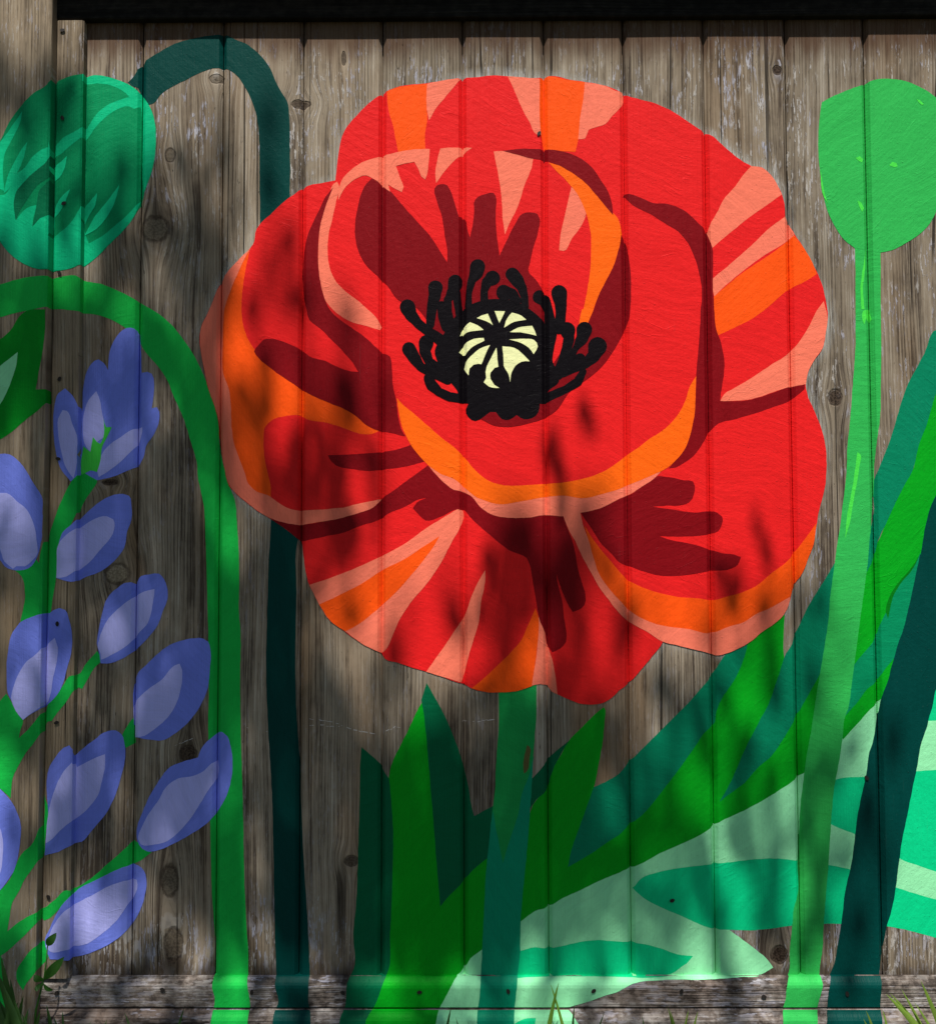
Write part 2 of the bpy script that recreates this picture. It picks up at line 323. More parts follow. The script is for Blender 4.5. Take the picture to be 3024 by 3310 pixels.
# ------------------------------------------------------------------ the painted shapes: coats of paint that lie on the relief
SHAPES = [
('pad','leaf','mint',1,'14532,6096! 13015,5715 12366,5051 11673,4450 10378,3695 8614,2829 8484,2771 7774,2455 7256,2186 6719,1927 6017,1426 5711,1139 5522,880 5351,566 5212,201 5184,-17! 7838,-17! 7726,201 7621,336 7541,415! 7685,453 7887,509 8175,608 8441,692 8570,761 8748,819 9158,849 10027,859 10614,889 10919,909 11130,1023! 11011,1180 10839,1323 10609,1495 10378,1666! 10935,1895 12276,1892 13256,1783 14399,1611!'),
('pad','leaf_patch','jade',2,'8718,2369! 8844,2527 9137,2642 9489,2714 9840,2757 10366,2815 10892,2872 11242,2880 11534,2848 11827,2812 12118,2768 12495,2690 12843,2566 13269,2390 13558,2298 13968,2183 14412,2125! 14395,1482! 13953,1531 13543,1640 13138,1720 12680,1749 12302,1763 12011,1761 11456,1734 11077,1680 10698,1652 10378,1666 10132,1672 9885,1752 9566,1895 9189,2053 8899,2211'),
('pad','leaf_patch','jade',2,'11843,3735! 12084,4111 12292,4242 12527,4279 12790,4284 13312,4345 13664,4380 14021,4408 14506,4415! 14424,2525! 13980,2656 13685,2757 13396,2858 13020,3084 12595,3295 12189,3460'),
('pad','leaf_patch','jade',2,'13742,5241! 13962,5255 14519,5251! 14534,6243! 14057,5897 13926,5576'),
('pad','leaf_patch','jade',2,'6600,1283! 6746,1303 7008,1368 7251,1349 7475,1385 7767,1451 8059,1485 8472,1465 8601,1459 8891,1423 9181,1352 9471,1251 9747,1214! 9644,1094 9556,1037 9345,906 9107,885 8458,889 7757,896 6886,885 6595,866!'),
('pad','leaf_patch','jade',2,'6526,151! 6641,211 6757,265 7001,287! 6954,-17! 6526,-17!'),
('broad','leaf','leafgreen',3,'14586,11378! 14179,11018 14076,10718 13980,10419 13855,10120 13725,9643 13571,9376 13416,9079 13245,8723 13088,8368 12925,7954 12508,7779! 12142,7190 11835,6544 11631,6149 11472,6076 11391,6164! 11406,6369 11398,6604 11411,6839 11431,7118! 11251,6957 11012,6796 10818,6634 10773,6605! 10413,6166 10127,5719 9814,5289 9367,4853 8922,4417 8630,4210 8496,4058 8137,3913! 8057,4116! 8142,4494 8219,4930 8267,5368 8274,5437 8248,5495! 8209,5475 8091,5379 7913,5204 7616,4898 7497,4698 7319,4377 7232,4077 7022,3858 6933,3656! 6462,3338! 5963,2992 5728,2756 5611,2530 5494,2473! 5407,3049 5364,3628 5320,4121 5262,4644 5203,5296 5062,5604! 4968,5443 4850,5180 4703,4889 4497,4423 4474,4273! 4527,3745 4551,3339 4543,2762 4529,2186 4500,1612 4449,925 4388,810 4290,538 4224,402 4147,317 4084,-17! 5255,-17! 5298,201 5351,392 5438,538 5553,762 5610,850 5725,949 5797,1026 5900,1183 6090,1326 6777,1812 7012,1984 7255,2056 7480,2197 7773,2326 8067,2469 8301,2570 8483,2642 8613,2699 8709,2727 8906,2815 9200,2974 9493,3103 9787,3233 10023,3362 10158,3459 10376,3579 10612,3680 10966,3868 11262,4041 11562,4241 11723,4358 12408,4953 12422,4935 12692,5226 12873,5430 13069,5598 13228,5869 13323,6162 13867,8100 14005,8929 14554,9822!'),
('broad','dark_leaf','deepteal',4,'5136,5923! 5263,5706 5439,5384 5615,4975 5732,4650 5790,4424 5864,4131 5907,3841 5965,3618! 6112,3696 6303,3797! 6552,3859! 6490,3049! 6168,2876 5845,2584 5728,2439 5581,2300 5371,2064! 5327,2617 5290,3049 5246,3628 5203,4121 5159,4644 5115,5140 5080,5414 5041,5627!'),
('broad','dark_leaf','deepteal',4,'3996,4812! 3981,4616 3968,3919 3941,3050 3914,2186 3863,1611 3836,925 3796,870 3759,539 3750,454 3676,297 3663,-17! 4075,-17! 4147,317 4224,402 4290,538 4388,810 4449,925 4500,1612 4529,2186 4543,2762 4551,3339 4527,3745 4482,4267! 4375,4403 4316,4519 4143,4689'),
('broad','dark_leaf','deepteal',4,'7631,4917! 7498,4815 7321,4668 7142,4439 7009,4299! 6759,4062! 6756,3569! 6957,3766! 7051,3902 7216,4038 7319,4348 7438,4611'),
('broad','teal_leaf','teal',4,'10779,6605! 10566,6503 10387,6415 10267,6254 10132,6041 9938,5815 9699,5552 9372,5231 9075,4940 8808,4679 8633,4500 8499,4348 8257,4203 8057,4110! 7961,3855 7811,3450 7662,3046 7592,2735! 7836,2873 8071,3017 8366,3218 8489,3290 8621,3419 8914,3653 9211,4000 9509,4377 9807,4783 10046,5103 10160,5184 10213,5434 10318,5668 10468,5873 10619,6136 10711,6370'),
('broad','teal_leaf','teal',4,'14609,12282! 14154,12131! 14092,12026 14012,11800 13888,11560 13701,11229 13511,10720 13383,10301 13195,9824 13085,9559 12994,8667 12516,8223! 12320,8002! 12091,7633 11848,7250 11649,6834 11557,6603 11412,6369 11356,6193 11263,5930 11140,5579 10928,5200 10686,4735 10504,4328 10354,4038 10243,3859! 10441,4009 10678,4183 10917,4444 11154,4647 11364,4937 11546,5228 11699,5490 11850,5753 12002,6016 12496,7189! 12894,7867 13067,8222 13088,8368 13245,8723 13416,9079 13571,9376 13725,9643 13855,10120 13980,10419 14076,10718 14179,11018 14586,11378!'),
('broad','teal_leaf','midteal',4,'13834,8190! 13686,7925 13504,7719 13351,7483 13227,7189 13097,6923 13049,6741 12926,6571 12775,6395 12660,6264 12323,5869! 12309,5139! 12514,5395 12700,5605 12851,5809 13022,5934 13146,6133 13296,6308! 13509,6601 13860,7777!'),
('broad','leaf_edge','darkgreen',4,'13824,8174! 13686,7953 13505,7746 13383,7599 13261,7393 13197,7158 13239,7034 13351,7452 13503,7687 13685,7893'),
('darkstem','stem','darkteal',5,'14603,9642! 14136,9211 14005,8929 13907,8544 13839,8159 13824,8161 13749,7836 13644,7394 13515,6894 13390,6542 13295,6249 13215,5957 13109,5693 13061,5421 12994,5134 12910,4818 12873,4720 12823,4430 12726,3995 12629,3561 12577,3157 12495,2696 12448,2523 12400,2322 12349,1949 12300,1635 12235,1320 12188,1092 12096,888 12030,705 11988,423 11867,-17! 12846,-18! 12901,422 12926,705 12952,888 13069,1447 13111,1753 13187,1983 13235,2184 13285,2470 13337,2815 13404,3218 13500,3622 13599,4084 13696,4490 13762,4838 13887,5187 13935,5362 13951,5401 14055,5809 14536,6360!'),
('seedhead','stem','brightgreen',6,'12794,13815! 12798,13267 12783,12533 12774,11928 12709,11175 12652,10575 12598,10126 12557,9529 12505,9142 12436,8666 12370,8281 12302,7837 12234,7395 12198,7013 12098,6426 11968,5723 11869,5140 11739,4441 11678,3973 11635,3261 11632,3153 11592,2828 11601,2306 11521,2095 11470,1723 11420,1323 11381,898 11326,808 11279,536 11241,423 11156,-17! 11731,-17! 11817,391 11854,536 11931,807 11926,906 11988,1320 12017,1749 12064,2236 12117,2754 12175,3475 12262,4198 12326,4488 12409,4983 12460,5332 12490,5401 12589,5927 12691,6601 12792,7248 12895,7926 12960,8518 12966,8517 13056,9234 13079,9828 13114,10182 13176,10601 13200,11171 13218,11622 13229,12527 13228,12527 13251,13747!'),
('seedhead','head','brightgreen',7,'12255,16302! 12423,16394 12697,16516 12972,16615 13066,16654 13148,16692 13329,16722 13511,16721 13751,16683 13991,16580 14175,16477 14376,16285 14516,15880 14507,15269 14334,14536 14118,14048 13928,13866 13685,13715 13443,13594 13238,13552! 12790,13644! 12613,13785 12467,13999 12323,14305 12240,14703 12188,15163 12175,15593 12203,15963 12231,16179'),
('seedhead','brush_streak','limegreen',8,'12765,9976! 12812,9946 12799,9737 12755,9469 12689,9171 12600,8696 12521,8444! 12551,8785 12640,9231 12717,9648'),
('seedhead','brush_streak','limegreen',8,'12897,12351! 12931,12260 12973,12366 13047,12293 13075,12358! 13052,12537 12915,12502'),
('seedhead','brush_streak','limegreen',8,'12888,12532! 12885,12963 12950,13388 12996,13639! 12969,13266 12925,12902 12942,12532!'),
('poppy','stem','midgreen',5,'6399,6027! 6396,5149 6350,4567 6318,3986 6288,3772 6227,3194 6167,2617 6136,2042 6105,1469 6074,926 6068,870 6043,538 6020,425 6006,-17! 6626,-17! 6648,425 6663,538 6704,890 6745,1183 6762,1755 6794,2185 6870,2905 6933,3627 6980,4294 7012,4788 7043,5148 7060,5440 7063,6084!'),
('poppy','stem_shade','seateal',6,'7006,4671! 6906,4265 6817,4062 6727,3627 6609,3280 6460,2804! 6403,3107 6345,3396 6294,3714 6282,3656 6227,3194 6167,2617 6136,2042 6105,1469 6074,926 6068,870 6043,538 6020,425 6006,-17! 6626,-17! 6648,425 6663,538 6704,890 6745,1183 6762,1755 6794,2185 6870,2905 6933,3627 6980,4294'),
('poppy','stem_shade','redbrown',6,'6895,4846! 6939,4817 6932,4613 6878,4381 6834,4352 6826,4526 6865,4730'),
('bud','stem','darkteal',5,'-261,16724! -147,16854 -87,16962 37,17118! 304,17288 577,17436 941,17541 1246,17589 1477,17605 1675,17511 1920,17401 2165,17182 2318,16964 2411,16746 2503,16560 2632,16358 2664,16126 2676,15601 2685,15139 2682,14587! 2671,13913! 2158,13915! 2147,14528 2134,15142 2130,15604 2082,16067 1988,16377 1865,16625 1711,16843 1527,16968 1343,16988 1070,16912 827,16789 585,16666 344,16512 209,16342 118,16311! -22,16465 -77,16630 -174,16652'),
('bud','stem','darkteal',5,'2387,8959! 2375,8513 2348,8068 2337,7475 2348,8099 2326,6916 2317,6034 2342,5448 2376,4864 2418,4281 2468,3289 2441,3922 2464,3053 2492,1901 2528,928 2533,810 2590,482 2544,382 2542,-16! 3169,-16! 3151,358 3124,426 3113,763 3107,925 3093,1325 3061,1899 2962,3333 2910,4476 3010,3287 2910,4546 2851,5445 2827,6327 2842,7506 2850,8395 2862,8453 2898,8811!'),
('bud','head','jadegreen',6,'-2611,15019 -2558,15320 -2383,15501 -2240,15803 -2037,16105 -1803,16362 -1567,16513 -1496,16633 -1294,16746 -1084,16797 -1020,16809 -817,16863 -603,16825 -328,16730 -82,16574 71,16389 180,16203 244,15955 262,15677 250,15399 194,15091 91,14784 17,14557 -113,14262 -291,14018 -530,13774 -768,13531 -998,13350 -1179,13270 -1417,13225 -1629,13199 -1867,13274 -2106,13425 -2257,13575 -2410,13815 -2567,14266'),
('bud','rim_highlight','bluegreen',7,'-1027,16813! -878,16863 -603,16822 -328,16727 -82,16571 71,16389 177,16203 241,15955 259,15677 247,15399 190,15091 88,14784 51,14698! -13,15200 -14,15728 -18,16115 -33,16286 -139,16234! -230,16280 -442,16229 -623,16112 -833,15896 -991,15672 -1185,15519 -1392,15336 -1490,15284! -1484,15489! -1337,15642 -1128,15763 -1024,15829 -866,16082 -686,16267 -445,16390 -233,16451 -279,16513 -479,16638 -753,16708 -1022,16684!'),
('bud','petal_highlight','bluegreen',7,'-2611,15019 -2440,15380 -2382,15465 -2208,15712 -1991,16038! -2017,15862 -2146,15560 -2289,15259 -2314,15017 -2285,14601! -2396,14656 -2605,14717'),
('bud','petal_highlight','bluegreen',7,'-1892,15484! -1960,15167 -2103,14836 -2247,14595 -2291,14565! -2236,14836 -2108,15137 -1993,15348'),
('bud','petal_highlight','bluegreen',7,'-1528,15502! -1524,15397 -1636,15346 -1783,15226 -1928,15016 -2103,14866 -2160,14715 -2275,14535 -2543,14566 -2534,14116 -2410,13845 -2257,13581 -2106,13431 -1867,13280 -1629,13208 -1418,13235 -1179,13279 -998,13359 -768,13540 -530,13783 -291,14027 -113,14272 -15,14560! -175,14355 -473,14080 -653,13928 -923,13776 -987,13965 -1022,14365 -1192,14087 -1428,13876 -1515,13803 -1479,14145 -1510,14270 -1616,14142 -1775,13963! -1763,14113 -1708,14353 -1885,14293 -2074,14078! -2110,14414 -2069,14595 -1953,14745 -1748,14955 -1544,15135 -1489,15299!'),
('bud','petal_fold','deepgreen',8,'-1489,15299! -1544,15135 -1748,14955 -1953,14745 -2069,14595 -2110,14414 -2074,14078! -2003,14234 -1859,14473 -1685,14713 -1517,14835 -1478,14923!'),
('bud','petal_fold','deepgreen',8,'-1494,14808! -1566,14713 -1654,14623 -1708,14353 -1775,13963! -1645,14112 -1509,14181 -1478,14254!'),
('bud','petal_highlight','jadelight',9,'-1271,15305! -1304,15092 -1400,14909 -1482,14841! -1489,15103 -1360,15214'),
('bud','petal_highlight','jadelight',9,'-1202,14711! -1259,14543 -1375,14301 -1474,14184! -1452,14392 -1320,14604'),
('bud','petal_highlight','jadelight',9,'-785,14695! -812,14480 -930,14266 -995,14111! -1023,14392 -934,14511'),
('bud','petal_highlight','jadelight',9,'-387,14847! -450,14570 -597,14264 -775,14051 -925,13953 -993,13928! -839,14235 -601,14540'),
('arch','stem','stemgreen',5,'-2569,12889! -2334,12933 -2040,13021 -1745,13080 -1517,13093 -1460,13096! -1296,13134 -1087,13149 -995,13102 -700,13043 -397,12920 -94,12766 148,12614 361,12486 573,12303 817,11999 1031,11665 1185,11333 1308,11001 1397,10701 1435,10405 1451,10081 1509,9860 1576,9648 1638,9409 1738,9170 1777,8812 1811,8366 1830,7772 1836,7057 1852,6917 1859,6035 1882,5010 1920,3991 1941,3198 1953,2765 1995,1902 2045,1042 2043,891 2066,763 2113,454 2103,337 2119,-16! 1466,-16! 1478,337 1506,539 1453,810 1461,911 1440,1591 1401,2181 1368,3052 1345,3922 1341,4281 1304,5156 1310,6035 1268,7361 1228,8399 1192,9022 1082,9560 1049,9860 957,10160 802,10641 648,10972 525,11274 372,11517 159,11759 21,11951 -207,12214 -389,12336 -631,12443 -813,12489 -1047,12510 -1469,12543 -1794,12478 -2088,12419 -2322,12352 -2558,12317!'),
('sideleaf','leaf','leafdark',6,'-2548,11812! -2315,11960 -2141,12108 -1940,12404 -1838,12469 -1532,12494! -1530,12048 -1573,11661 -1627,11365 -1666,11075! -1500,11081! -1481,10891 -1615,10715 -1847,10539 -2078,10333 -2281,10202 -2515,10129!'),
('sideleaf','pale_patch','mint',7,'-1992,11736! -2012,11514 -2123,11159 -2236,10894 -2293,10806 -2465,10600! -2480,11368! -2306,11485 -2161,11603'),
('spike','stalk','stemgreen',6,'-1007,9715! -718,9715! -714,9475 -825,9296 -942,9117 -1026,8876 -1163,8578 -1278,8372 -1318,8078 -1342,7784 -1382,7490 -1439,7051! -1857,7037! -1793,7500 -1857,7819 -1975,7930! -1919,8028 -1801,7993 -1629,8138 -1555,8051! -1532,8254 -1494,8459 -1445,8638 -1318,9021 -1176,9346 -1061,9553'),
('spike','stalk','stemgreen',6,'-2429,5800! -2195,5671 -2087,5800 -2021,5713 -1872,5455 -1783,5354 -1824,5197 -1850,5048! -1665,5225 -1486,5478 -1410,5654 -1208,5886 -1037,6089 -1008,6086 -840,6304 -665,6495! -568,6333 -719,6186 -835,5980 -922,5834 -991,5860 -1116,5654 -1317,5393 -1374,5306 -1447,5292 -1505,5104 -1743,4768 -1855,4568 -1939,4397 -1975,4027! -2166,4198 -2401,4369!'),
('spike','stalk','stemgreen',6,'12,5383! 21,4886! -138,4802! -200,5027 -114,5188'),
('spike','stalk','stemgreen',6,'-1485,4029! -1408,3794 -1418,3564 -1457,3277 -1471,3017 -1565,2853 -1705,2655 -1816,2430 -1914,2261 -1953,2035 -1991,1782! -1779,1951 -1487,2097 -1470,2103 -1265,2248 -1064,2405 -1024,2394 -782,2507 -434,2795 -202,2997 10,3196! 206,3140 340,3001! 180,2880 -38,2767 -431,2564 -722,2420 -1022,2265 -1233,2048 -1347,1934 -1448,1892 -1488,1926 -1604,1810 -1830,1585 -2027,1417 -2112,1361 -2338,1193! -2360,2317! -2133,2458 -1964,2656 -1854,2910 -1771,3080 -1573,3278 -1506,3466 -1480,3763'),
('spike','stalk','stemgreen',6,'-1442,1551! -1383,1480 -1379,1252 -1482,1134 -1536,1050 -1646,912 -1701,800! -1803,940 -1821,1108 -1710,1305 -1542,1501'),
('spike','stalk','stemgreen',6,'-2342,1389! -2113,1389 -2037,1193 -2046,912 -1986,773 -1952,493 -2001,19! -2315,19!'),
('spike','floret','bluebell',7,'-991,10753! -974,11218 -932,11430 -830,11611 -711,11677 -619,11610 -543,11483! -517,11821 -415,12063 -297,12199 -147,12250 -40,12192 11,11984 35,11675 53,11429! 163,11451 238,11411 279,11245 273,11004 246,10793! 335,10817 375,10732 369,10522 296,10342 149,10102 121,9952 17,9777 -173,9683 -471,9564 -709,9511! -1007,9685!'),
('spike','floret','bluebell',8,'-1234,11131 -1113,11011 -1026,10863 -991,10738 -999,10465 -1007,10015 -1033,9553 -1104,9479! -1270,9672 -1379,9999 -1431,10445 -1422,10803 -1352,11042'),
('spike','floret','bluebell',8,'-2506,9688! -2276,9946 -2100,9937 -1922,9804 -1757,9569 -1651,9393 -1534,9217 -1519,8988 -1519,8665 -1524,8458 -1586,8167 -1685,7993 -1946,7921 -2152,7994 -2241,8111 -2474,8082!'),
('spike','floret','bluebell',8,'-242,9271 -137,9235 -90,9055 -87,8817 -159,8609 -215,8311 -390,8074 -626,7897 -922,7779 -1023,7724 -1209,7748 -1342,7784! -1318,8078 -1308,8372 -1223,8608 -1077,8725 -991,8831 -821,8998 -585,9176 -406,9250'),
('spike','floret','bluebell',8,'415,7851 506,7747 561,7570 569,7422 483,7185 396,6949 192,6684 -11,6500 -218,6361 -484,6274 -602,6280! -619,6421 -667,6627 -640,6863 -585,7158 -500,7424 -324,7601 -206,7690 -88,7710 -19,7673! 89,7808 237,7843'),
('spike','floret','bluebell',8,'-1871,7024 -1698,7110 -1508,7166 -1444,7170! -1377,7229 -1275,7263 -1171,7228 -1095,7052 -1046,6789 -1056,6468 -1125,6206 -1180,5973 -1294,5741 -1409,5625 -1530,5524 -1697,5426 -1783,5354! -1872,5455 -1962,5627 -2052,5800 -2081,6087 -2066,6519 -1985,6865 -1928,6952'),
('spike','floret','bluebell',8,'1051,6718 1200,6712 1289,6653 1335,6476 1324,6152 1297,5859 1181,5566 977,5273 743,5069 509,4938 243,4953 -8,4996! -18,5294 -32,5590 -22,5878 43,6093 197,6243 373,6419 608,6595 844,6683'),
('spike','floret','bluebell',8,'-319,5109 -215,5042 -154,4867 -150,4575 -220,4284 -304,3993 -447,3703 -678,3413 -736,3345 -881,3186 -1015,3158 -1220,3062 -1458,3000! -1442,3277 -1406,3679 -1424,3909 -1440,4323 -1419,4467 -1305,4669 -1162,4842 -1060,4883 -1011,4808 -1006,4693! -876,4809 -701,4940 -526,5072'),
('spike','floret','bluebell',8,'1557,5079 1646,5000 1707,4825 1738,4621 1726,4301 1640,3981 1483,3707 1319,3516 1027,3313 735,3154 472,3039 296,3010 178,3054 73,3256 85,3459 170,3691 313,4010 458,4243 647,4475 867,4562 1132,4635! 1189,4795 1335,4955'),
('spike','floret','bluebell',8,'93,2779 212,2678 259,2476 218,2217 133,1958 -10,1755 -125,1614 -357,1443 -647,1299 -968,1214 -1022,1212! -1335,1238! -1381,1338 -1428,1565 -1344,1764 -1232,2020 -1014,2297 -927,2377 -723,2478 -432,2622 -169,2737'),
('spike','floret','bluebell',8,'-2399,4302! -2166,4187 -2019,4045 -1871,3817 -1794,3590 -1790,3335 -1828,3051 -1909,2769 -2021,2599 -2133,2458 -2360,2317!'),
('spike','petal_highlight','lavender',9,'-1272,10743 -1198,10728 -1105,10504 -1020,10297 -1015,10004 -1024,9702 -1060,9529! -1181,9702 -1275,9969 -1339,10296 -1344,10594'),
('spike','petal_highlight','lavender',9,'-747,11106 -701,11006 -636,10705 -589,10494 -600,10284 -719,10194 -821,10015! -912,10105 -977,10405 -966,10676 -880,10947'),
('spike','petal_highlight','lavender',9,'85,10454! 72,10312 9,10169 -177,9953 -413,9744 -680,9565! -711,9685 -655,9924 -538,10104 -301,10283 -93,10418'),
('spike','petal_highlight','lavender',9,'-2496,9190! -2263,9263 -2146,9271 -1968,9131 -1790,8984 -1669,8750 -1605,8458 -1606,8167 -1686,8080 -1801,7993 -1947,7994 -2005,7950 -2153,8081 -2245,8314 -2486,8665!'),
('spike','petal_highlight','lavender',9,'-520,8869 -415,8818 -384,8698 -456,8490 -631,8283 -807,8075 -1022,7898 -1151,7813 -1333,7784! -1332,8078 -1308,8372 -1163,8548 -989,8668 -788,8804'),
('spike','petal_highlight','lavender',9,'335,7588! 317,7393 275,7156 218,6979 71,6817 -132,6597 -368,6450 -588,6344! -605,6450 -651,6568 -609,6774 -465,7069 -260,7276 -17,7450 151,7541'),
('spike','petal_highlight','lavender',9,'-1346,6740 -1293,6585 -1290,6410 -1358,6061 -1411,5741 -1445,5640! -1508,5565 -1697,5426 -1783,5354! -1872,5455 -1993,5742 -1939,5972 -1771,6317 -1543,6518 -1456,6644'),
('spike','petal_highlight','lavender',9,'795,6277 835,6153 823,5860 738,5567 593,5333 359,5128 183,5012 6,4980! -22,5288 -15,5551 86,5685 291,5861 496,6007 613,6154 701,6242'),
('spike','petal_highlight','lavender',9,'-500,4696! -494,4507 -543,4245 -599,4012 -743,3809 -917,3635 -1029,3561 -1197,3421 -1369,3249 -1441,3206! -1431,3450 -1393,3794 -1297,4140 -1155,4428 -1019,4582 -986,4466! -872,4536 -696,4623'),
('spike','petal_highlight','lavender',9,'1471,4573! 1494,4438 1444,4257 1314,4067 1140,3777 937,3487 734,3284 559,3169 383,3134 148,3140 102,3227 173,3459 317,3720 433,3865 577,4126 782,4271 1046,4315 1252,4416 1368,4532'),
('spike','petal_highlight','lavender',9,'82,2534! 103,2447 29,2233 -53,2123 -245,1844 -534,1586 -824,1414 -1048,1394 -1338,1366 -1411,1451! -1370,1593 -1259,1849 -1059,2077 -924,2147 -662,2276 -400,2420 -137,2506'),
('spike','petal_highlight','lavender',9,'-2389,3761! -2154,3534 -2092,3335 -2093,3052 -2138,2740 -2365,2543!'),
('spike','stalk','limegreen',10,'-605,10615! -558,10464 -462,10458! -541,10284 -628,10104 -654,9864 -711,9655 -831,9685 -920,9640! -994,9611 -998,9865 -957,10120! -836,10015! -795,10285! -719,10194 -659,10164 -606,10284'),
('poppy','petal','red',10,'3502,14908! 3531,15200 3560,15446 3650,15785 3876,16093 4088,16308 4312,16475 4422,16538 4604,16614 5120,16680 5545,16749 5757,16779 5879,16777 6364,16821 6607,16805 7216,16779 7335,16805 7759,16732 8002,16693 8365,16623 8612,16520 8710,16459 8943,16378 9215,16308 9516,16174 9756,16019 9996,15848 10160,15751 10295,15676 10474,15506 10682,15321 10831,15213 10966,15142 11161,15104 11310,14981 11442,14766 11514,14582 11558,14370 11567,14190 11633,14070 11729,13880 11890,13636 12064,13300 12179,13026 12248,12723 12284,12353 12250,12141 12184,11840 12016,11599 11923,11418 11874,11178 11900,10997 12000,10757 12114,10457 12197,10127 12215,9828 12200,9500 12135,9172 12056,8905 12016,8667 11956,8341 11863,8106 11770,7870 11638,7661 11558,7486 11508,7310 11431,7133 11251,6957 11012,6796 10818,6634 10595,6517 10388,6430 10212,6400 10064,6445 9829,6504 9535,6578 9285,6637! 9240,6564 9090,6373 8911,6168 8762,5993 8649,5885 8512,5788 8388,5671 8210,5569 8033,5545 7798,5569 7621,5643 7416,5731 7327,5775 7244,5884 7136,5908 7048,5902 6915,5844 6678,5777 6443,5763 6207,5763 5912,5837 5778,5909 5647,5945 5440,6028 5130,6122 4849,6205 4613,6288 4405,6351 4336,6444 4198,6515 3991,6618 3694,6831 3457,7002 3248,7298 3158,7475 3068,7653 3002,7888 2949,8215 2905,8424 2821,8497 2702,8601 2522,8721 2343,8840 2163,8945 1954,9109 1773,9259 1638,9409 1561,9678 1508,9920 1450,10232 1421,10614 1369,10820 1277,11061 1199,11363 1136,11665 1088,12028 1107,12241 1233,12513 1322,12732 1405,12950 1530,13185 1709,13398 1948,13641 2053,13793 2067,13946 2141,14099 2336,14282 2546,14495 2757,14648 2897,14762 3033,14818 3275,14863'),
('poppy','petal_band','orange',11,'1978,13672! 1906,13306 1857,13001 1836,12570 1884,12206 1991,11963 2143,11751 2325,11539 2566,11357 2746,11266 3051,11146 3351,10994 3801,10752 4071,10571 4285,10374! 4131,10315 3952,10331 3653,10437 3353,10528 3054,10574 2890,10656 2630,10649 2391,10575 2272,10455 2244,10215 2261,9915 2307,9676 2369,9437 2385,9198! 2221,9198 2042,9303 1861,9558 1738,9977 1584,10457 1565,10878 1442,11130 1412,11973 1431,12585 1447,12666 1652,13063 1830,13428'),
('poppy','petal_edge','salmon',12,'2002,13696! 1949,13611 1771,13245 1623,12881 1535,12608 1496,11973 1511,11424 1623,11119 1655,10878 1674,10457 1721,10157 1828,9857 1920,9617 1981,9438 2131,9303 2340,9228 2490,9123 2699,9003 2897,8961 3062,8973 3360,8987 3657,9016 3955,9090 4337,9161! 4194,9015 3956,8926 3658,8837 3361,8778 3063,8734 2928,8707 2701,8735 2462,8795 2343,8846! 2163,8951 1953,9115 1779,9265 1644,9415 1567,9678 1517,9919 1471,10225 1426,10615 1375,10820 1283,11061 1205,11363 1142,11665 1094,12028 1113,12241 1236,12513 1325,12732 1407,12951 1533,13185 1712,13398 1948,13641'),
('poppy','petal_stripe','orange',11,'4422,16528! 4604,16608 4847,16644 5150,16674! 5141,16240 5150,15993 5119,15808 5119,15438! 4968,15424 4635,15394! 4590,15626 4529,15934 4453,16213'),
('poppy','petal_stripe','salmon',12,'5150,16674! 5454,16734 5772,16778! 5605,16579 5453,16394 5302,16209 5186,15999! 5144,16210'),
('poppy','petal_stripe','salmon',11,'6601,16802! 6910,16779 7183,16756! 7197,16360 7211,15996 7226,15725! 7117,15736 6997,15953 6877,16169 6787,16386 6682,16634'),
('poppy','petal_stripe','orange',12,'7177,16756! 7335,16796 7699,16732 8002,16687! 7969,16415 7906,16044 7873,15644 7810,15413! 7508,15430 7260,15479 7209,15717'),
('poppy','petal_stripe','salmon',12,'7996,16690! 8304,16636 8612,16517 8691,16513! 8697,16350 8609,16196 8481,16073 8359,15919 8177,15858 8055,15812 7994,15659 7867,15641! 7906,16044 7963,16384'),
('poppy','petal_stripe','salmon',11,'10966,15139! 11161,15101 11310,14978 11442,14763 11499,14612! 11241,14430 10937,14217 10632,13974 10389,13777 10246,13649! 10211,13765 10165,13904! 10214,14069 10336,14281 10460,14525 10674,14769 10828,14983'),
('poppy','petal_stripe','salmon',11,'11563,14220! 11638,14078 11714,13880! 11530,13727 11226,13545 10923,13333 10620,13091 10377,12880 10270,12768! 10245,12880 10242,13093! 10503,13304 10746,13516 10989,13729 11233,13972'),
('poppy','petal_stripe','orange',11,'11708,13874! 11890,13632 12064,13297 12107,13172! 11879,13027 11589,12886 11393,12724 11180,12537 10921,12356 10619,12206 10318,12065! 10261,12238 10259,12571! 10264,12768! 10498,12970 10801,13212 11165,13454 11469,13666'),
('poppy','petal_stripe','salmon',11,'12218,12677! 12284,12353 12250,12141 12184,11840 12016,11599 11923,11418 11874,11187! 11562,11135 11228,11029 10959,10939 10600,10895 10347,10890! 10423,11016 10603,11121 10905,11300 11267,11540 11578,11741 11753,11932 11937,12203 12092,12505'),
('poppy','petal_edge','salmon',11,'3532,14886! 3562,14831 3518,14524 3459,14249 3385,13912 3365,13607 3402,13332 3523,13058 3705,12875 3946,12692 4081,12564 4187,12472 4290,12340 4332,12243 4304,12191 4067,12260 3766,12352 3526,12505 3314,12755 3238,12998 3206,13303 3204,13760 3233,14097 3307,14402 3397,14647 3472,14847'),
('poppy','petal_edge','salmon',13,'3554,14539! 3563,14708 3608,14892 3758,15076 3970,15229 4242,15320 4605,15416 4968,15470 5198,15475! 5180,15253 5149,15008 5113,14910! 5044,14977 4998,15101 4923,15239! 4756,15209 4590,15164! 4666,14948 4726,14779 4696,14687 4575,14749 4454,14826! 4485,14697! 4424,14734 4328,14834 4182,14936 4061,14998 3849,14922 3699,14800 3593,14631'),
('poppy','petal_edge','salmon',11,'5386,15483! 5634,15498 5960,15495! 5815,15393 5664,15282 5542,15160 5421,15007 5315,14847! 5300,15007 5331,15253'),
